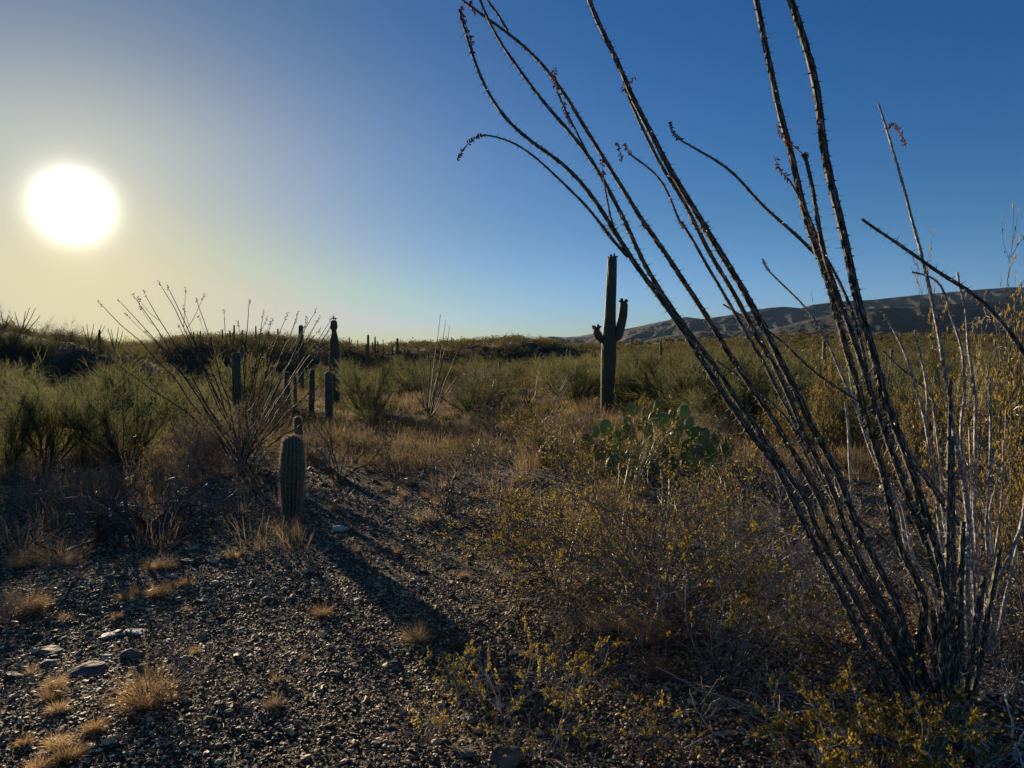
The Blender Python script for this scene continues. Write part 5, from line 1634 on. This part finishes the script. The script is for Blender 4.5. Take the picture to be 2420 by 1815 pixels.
# --- small tufts scattered over the clearing
rg = np.random.default_rng(505)
k = 0
while k < 70:
    Y = rg.uniform(3.2, 9.0)
    px = rg.uniform(-60, 1150)
    row = 820 + 1.6 * 1750 / Y
    if row > 1320 and px > 480 and rg.random() < .85:
        continue
    g_ = GY(px, Y)
    h = rg.uniform(.03, .09) * (1.3 if Y > 6 else .7)
    wh = 'at the left of the clearing' if px < 300 else ('left of the short thick saguaro' if px < 640 else 'right of the short thick saguaro')
    wh += ', near' if Y < 5.5 else ', farther back'
    t = thing('grass_tuft', 'tiny straw tuft between stones ' + wh, 'grass tuft', g_, rg.uniform(0, 6.28), h * 1.3, 'tiny straw tufts ' + wh)
    link('blades', (TUFT if rg.random() < .5 else TUFTD)[k % 3], t)
    k += 1

# --- dry grass and litter too dense to count
rg = np.random.default_rng(606)
mb = MB()
def grass_field(n, y0, y1, dens, hmul, width):
    Yc = y0 * (y1 / y0) ** rg.random(n)
    Xc = Yc * rg.uniform(-.95, .95, n)
    px = Xc / Yc * 1750 + 1210
    keep = rg.random(n) < dens(px, Yc)
    Xc, Yc = Xc[keep], Yc[keep]
    for x, y in zip(Xc, Yc):
        m_ = int(rg.integers(26, 55))
        H = rg.uniform(.12, .34) * hmul
        a = rg.uniform(0, 6.283, m_)
        q = np.sqrt(rg.random(m_)) * H * .55
        S0 = np.stack([x + np.cos(a) * q, y + np.sin(a) * q, np.zeros(m_)], 1)
        S0[:, 2] = height(S0[:, 0], S0[:, 1])
        inc = np.abs(rg.normal(0, .55, m_))
        D = np.stack([np.cos(a) * np.sin(inc), np.sin(a) * np.sin(inc), np.cos(inc)], 1)
        Pq = grow(rg, S0, D, H * rg.uniform(.5, 1.1, m_), 4, .13, -.06)
        mb.blades(Pq, np.broadcast_to(width * np.array([1, .9, .7, .3]), (m_, 4)), rg)


def dens1(px, Y):
    nz = smooth_noise(px / 60.0, Y * 1.6, 1.0, 8)
    d = np.where(Y < 8.0, .16, .48)
    d = np.where((px < 420) & (Y > 6.9), .85, d)
    d = np.where((px > 460) & (px < 1150) & (Y < 8.6), .05, d)
    d = np.where((px > 1150) & (Y < 9), .22, d)
    d = np.where((px > 1200) & (px < 1380) & (Y > 8.2) & (Y < 13), .4, d)
    return d * np.clip((nz - .30) * 3.0, .05, 1)


grass_field(4300, 5.6, 20, dens1, 1.0, .0042)
grass_field(1000, 17, 48, lambda px, Y: np.clip((smooth_noise(px / 50.0, Y * .5, 1.0, 9) - .15) * 3, .1, 1), 1.15, .011)
o = link('dry_grass', mb.mesh('dry_grass', [M['straw_grass']] if 'straw_grass' in M else [M['straw_dull']]))
tag(o, 'straw-coloured dry grass spread through the brush beyond the gravel', 'dry grass', kind='stuff')
mb = MB()
k = 9000
Y = np.sqrt(rg.uniform(2.3 ** 2, 9 ** 2, k))
X = Y * rg.uniform(-.8, .8, k)
a = rg.uniform(0, 6.283, k)
S0 = np.stack([X, Y, height(X, Y) + .012], 1)
Pq = grow(rg, S0, np.stack([np.cos(a), np.sin(a), rg.normal(.05, .12, k)], 1), rg.uniform(.02, .12, k), 4, .22, 0)
Pq[:, :, 2] = np.maximum(Pq[:, :, 2], height(Pq[:, :, 0], Pq[:, :, 1]) + .006)
mb.tubes(Pq, np.broadcast_to(np.array([1, .9, .7, .4]) * .0011, (k, 4)), 3)
o = link('twig_litter', mb.mesh('twig_litter', [M['dead']]))
tag(o, 'fine dead twig litter strewn over the gravel', 'twig litter', kind='stuff')

# --- brush on the flats and slopes, each bush its own thing
rg = np.random.default_rng(808)
ZN = [(-400, 620, 'left slope'), (620, 1330, 'middle flats'), (1330, 3000, 'right flats')]
LB = {
    ('palo', 0): 'grey-green palo verde bush on the shaded slope at left', ('palo', 1): 'green palo verde bush on the flats in the middle distance', ('palo', 2): 'yellow-green palo verde bush on the flats below the mountain',
    ('olive', 0): 'dark olive bush on the shaded slope at left', ('olive', 1): 'olive bush on the flats in the middle distance', ('olive', 2): 'olive bush on the flats below the mountain',
    ('dry', 0): 'dusty brown leafless shrub on the shaded slope at left', ('dry', 1): 'dusty brown leafless shrub in the middle distance', ('dry', 2): 'dusty brown leafless shrub below the mountain',
    ('creo', 0): 'golden creosote on the shaded slope at left', ('creo', 1): 'golden creosote in the middle distance', ('creo', 2): 'golden creosote on the flats below the mountain'}


def blocked(px, Y, H):
    for (c_, hw, Ym) in ((1434, 75, 18.6), (790, 60, 22), (776, 55, 18), (1013, 70, 19), (711, 22, 35), (558, 26, 20), (700, 45, 20), (757, 24, 39), (1565, 12, 60), (870, 14, 50), (1886, 18, 21), (939, 12, 60), (1181, 8, 41)):
        if abs(px - c_) < hw and Y < Ym:
            return H > .35
    if 1180 < px < 1340 and 11 < Y < 27:
        return H > .3
    if Y < 15.5 and 580 < px < 1450:
        return H > .38
    return False


cnt = {}
placed = 0
tries = 0
while placed < 660 and tries < 9000:
    tries += 1
    Y = 12.5 * (75 / 12.5) ** (rg.random() ** .85)
    px = rg.uniform(-120, 2560)
    zn = 0 if px < 620 else (1 if px < 1330 else 2)
    kd = rg.choice(['palo', 'olive', 'dry', 'creo'], p=[[.28, .34, .30, .08], [.45, .25, .2, .1], [.42, .26, .16, .16]][zn])
    H = {'palo': rg.uniform(.7, 1.5), 'olive': rg.uniform(.45, 1.1), 'dry': rg.uniform(.35, .8), 'creo': rg.uniform(.5, 1.0)}[kd]
    if Y < 17:
        H *= .55
    if blocked(px, Y, H):
        continue
    g_ = GY(px, Y)
    # nothing here rises past the ridge line
    toprow = 820 - (g_[2] + H - EYE) / Y * 1750
    lim = {0: 775, 1: 812, 2: 812}[zn] if px > 620 or True else 0
    if zn == 0:
        lim = float(np.interp(px, [0, 150, 300, 450, 620], [752, 766, 796, 792, 790]))
    if toprow < lim:
        H2 = EYE + (820 - lim) / 1750 * Y - g_[2]
        if H2 < .35:
            continue
        H = min(H, H2)
    nm, cat, lib, kh, kw = KD[kd]
    hh = H / kh
    ww = hh * rg.uniform(.85, 1.35)
    key = (kd, zn)
    lab_ = {'palo': 'green palo verde bush', 'olive': 'olive bush', 'dry': 'dusty brown shrub', 'creo': 'golden creosote'}[kd]
    lab_ = ('near ', 'mid-distance ', 'far ')[0 if Y < 22 else (1 if Y < 38 else 2)] + lab_
    for lim_, where in ((120, 'at the left edge'), (280, 'left of the spreading ocotillo'), (430, 'on the slope above the left palo verdes'), (640, 'behind the spreading ocotillo'), (850, 'around the knob-topped saguaro'), (1120, 'around the slender upright ocotillo'),
                        (1400, 'in the flats left of the armed saguaro'), (1580, 'just right of the armed saguaro'), (1780, 'behind the outermost leaning stems'), (1960, 'behind the middle of the leaning stems'), (2150, 'behind the upright dark stems'), (2330, 'behind the pale ocotillo'), (9999, 'toward the right edge')):
        if px < lim_:
            break
    LB[key] = lab_ + ' ' + where
    put(nm, LB[key], cat, lib[int(rg.integers(0, len(lib)))], g_ + np.array([0, 0, -.03]), rg.uniform(0, 6.28), (ww, ww, hh), group=LB[key].replace(' bush ', ' bushes ').replace(' shrub ', ' shrubs ').replace('creosote ', 'creosotes '))
    placed += 1
# bare bushes silhouetted on the left ridge
for (px, Y, h, w) in ((4, 58, 60, 60), (95, 59, 44, 80), (128, 59, 40, 60), (160, 59, 48, 90), (70, 58, 30, 50), (190, 59, 32, 50), (225, 59, 30, 50), (255, 59, 28, 50), (300, 60, 26, 60), (350, 62, 26, 50), (400, 75, 24, 50)):
    g_ = GY(px, Y)
    put('bare_shrub', 'leafless bush silhouetted against the yellow sky on the left ridge', 'bare shrub', BARE[px % 3], g_, rg.uniform(0, 6.28), (pxsize(w, Y) / 2.1, pxsize(w, Y) / 2.1, pxsize(h, Y) / .95), group='leafless bushes on the left ridge')

# low ground cover between the bushes
def low_cover(n, y0, y1, tri, sz):
    Y = y0 * (y1 / y0) ** rg.random(n)
    px = rg.uniform(-200, 2620, n)
    ok = ~((Y < 15) & (px > 480) & (px < 1250) & (rg.random(n) < .55))
    Y, px = Y[ok], px[ok]
    n = len(Y)
    X = (px - 1210) / 1750 * Y
    Hs = rg.uniform(.10, .42, n)
    Ws = Hs * rg.uniform(.9, 2.0, n)
    d = norm(rg.normal(size=(n, tri, 3)))
    d[..., 2] = np.abs(d[..., 2])
    S0 = d * (rg.random((n, tri, 1)) ** .5 * .55) * np.stack([Ws, Ws, Hs], -1)[:, None] + np.stack([X, Y, height(X, Y)], -1)[:, None]
    D = d + np.array([0, 0, .5])
    Pq = grow(rg, S0.reshape(-1, 3), D.reshape(-1, 3), np.repeat(Hs, tri) * rg.uniform(.2, .6, n * tri), 3, .25, .05)
    w = np.repeat(sz * Y / 20, tri)[:, None] * np.array([[1, .9, .5]])
    mbs = [MB(), MB(), MB()]
    kind = np.repeat(rg.choice(3, n, p=[.40, .46, .14]), tri)
    for q in range(3):
        m_ = kind == q
        mbs[q].blades(Pq[m_], w[m_], rg)
    return mbs


rg = np.random.default_rng(717)
for mb_, nm, mt, lab in zip(low_cover(5200, 9.5, 60, 70, .009), ('low_brush', 'green_ground_cover', 'grey_ground_cover'), ('sage', 'creo_far', 'straw_dull'),
                            ('low brown brush filling the gaps between the bushes', 'low olive-green growth between the bushes of the flats', 'low straw-grey growth between the bushes of the flats')):
    tag(link(nm, mb_.mesh(nm, [M[mt]])), lab, 'ground cover', kind='stuff')

# --- far scrub, one mass
rg = np.random.default_rng(909)
mb = MB()


def scrub_mass(n, y0, y1, tri, sz, pxr=(-200, 2620)):
    Y = y0 * (y1 / y0) ** (rg.random(n) ** .8)
    px = rg.uniform(pxr[0], pxr[1], n)
    X = (px - 1210) / 1750 * Y
    Z = height(X, Y)
    Hs = rg.uniform(.5, 1.5, n)
    Ws = Hs * rg.uniform(.6, 1.1, n)
    d = norm(rg.normal(size=(n, tri, 3)))
    d[..., 2] = np.abs(d[..., 2])
    rad = rg.random((n, tri, 1)) ** .4
    lump = 1 + .35 * np.sin(d[..., :1] * 5 + rg.uniform(0, 6, (n, 1, 1))) * np.cos(d[..., 1:2] * 4 + rg.uniform(0, 6, (n, 1, 1)))
    C = d * rad * lump * np.stack([Ws, Ws, Hs], -1)[:, None] + np.stack([X, Y, Z], -1)[:, None]
    size = (sz * Y / 90)[:, None] * np.ones((n, tri))
    mb.leaves(C.reshape(-1, 3), size.ravel(), rg, 0, .7)


scrub_mass(2000, 34, 95, 380, .085)
scrub_mass(4600, 70, 170, 170, .12)
scrub_mass(2600, 150, 330, 90, .22)
o = link('distant_scrub', mb.mesh('distant_scrub', [M['scrub']]))
tag(o, 'dense low desert scrub covering the far slopes and hilltops', 'scrub', kind='stuff')

# ------------------------------------------------------------------ the air between here and the mountains
import os
hm = bpy.data.meshes.new('haze')
x0, x1, y0, y1, z0, z1 = -5600, 9000, -5600, 7200, -30, 420
hm.from_pydata([(x0, y0, z0), (x1, y0, z0), (x1, y1, z0), (x0, y1, z0), (x0, y0, z1), (x1, y0, z1), (x1, y1, z1), (x0, y1, z1)], [],
               [(0, 3, 2, 1), (4, 5, 6, 7), (0, 1, 5, 4), (1, 2, 6, 5), (2, 3, 7, 6), (3, 0, 4, 7)])
hmat, hnt = new_mat('haze_air')
ho_ = hnt.nodes.new('ShaderNodeOutputMaterial')
hv = hnt.nodes.new('ShaderNodeVolumePrincipled')
hv.inputs['Color'].default_value = (.42, .66, 1.0, 1)
hv.inputs['Density'].default_value = 0.000018
hv.inputs['Anisotropy'].default_value = 0.0
hnt.links.new(hv.outputs[0], ho_.inputs['Volume'])
hm.materials.append(hmat)
tag(link('haze', hm), 'thin bluish haze over the far mountains', 'haze', kind='stuff')
#PART4
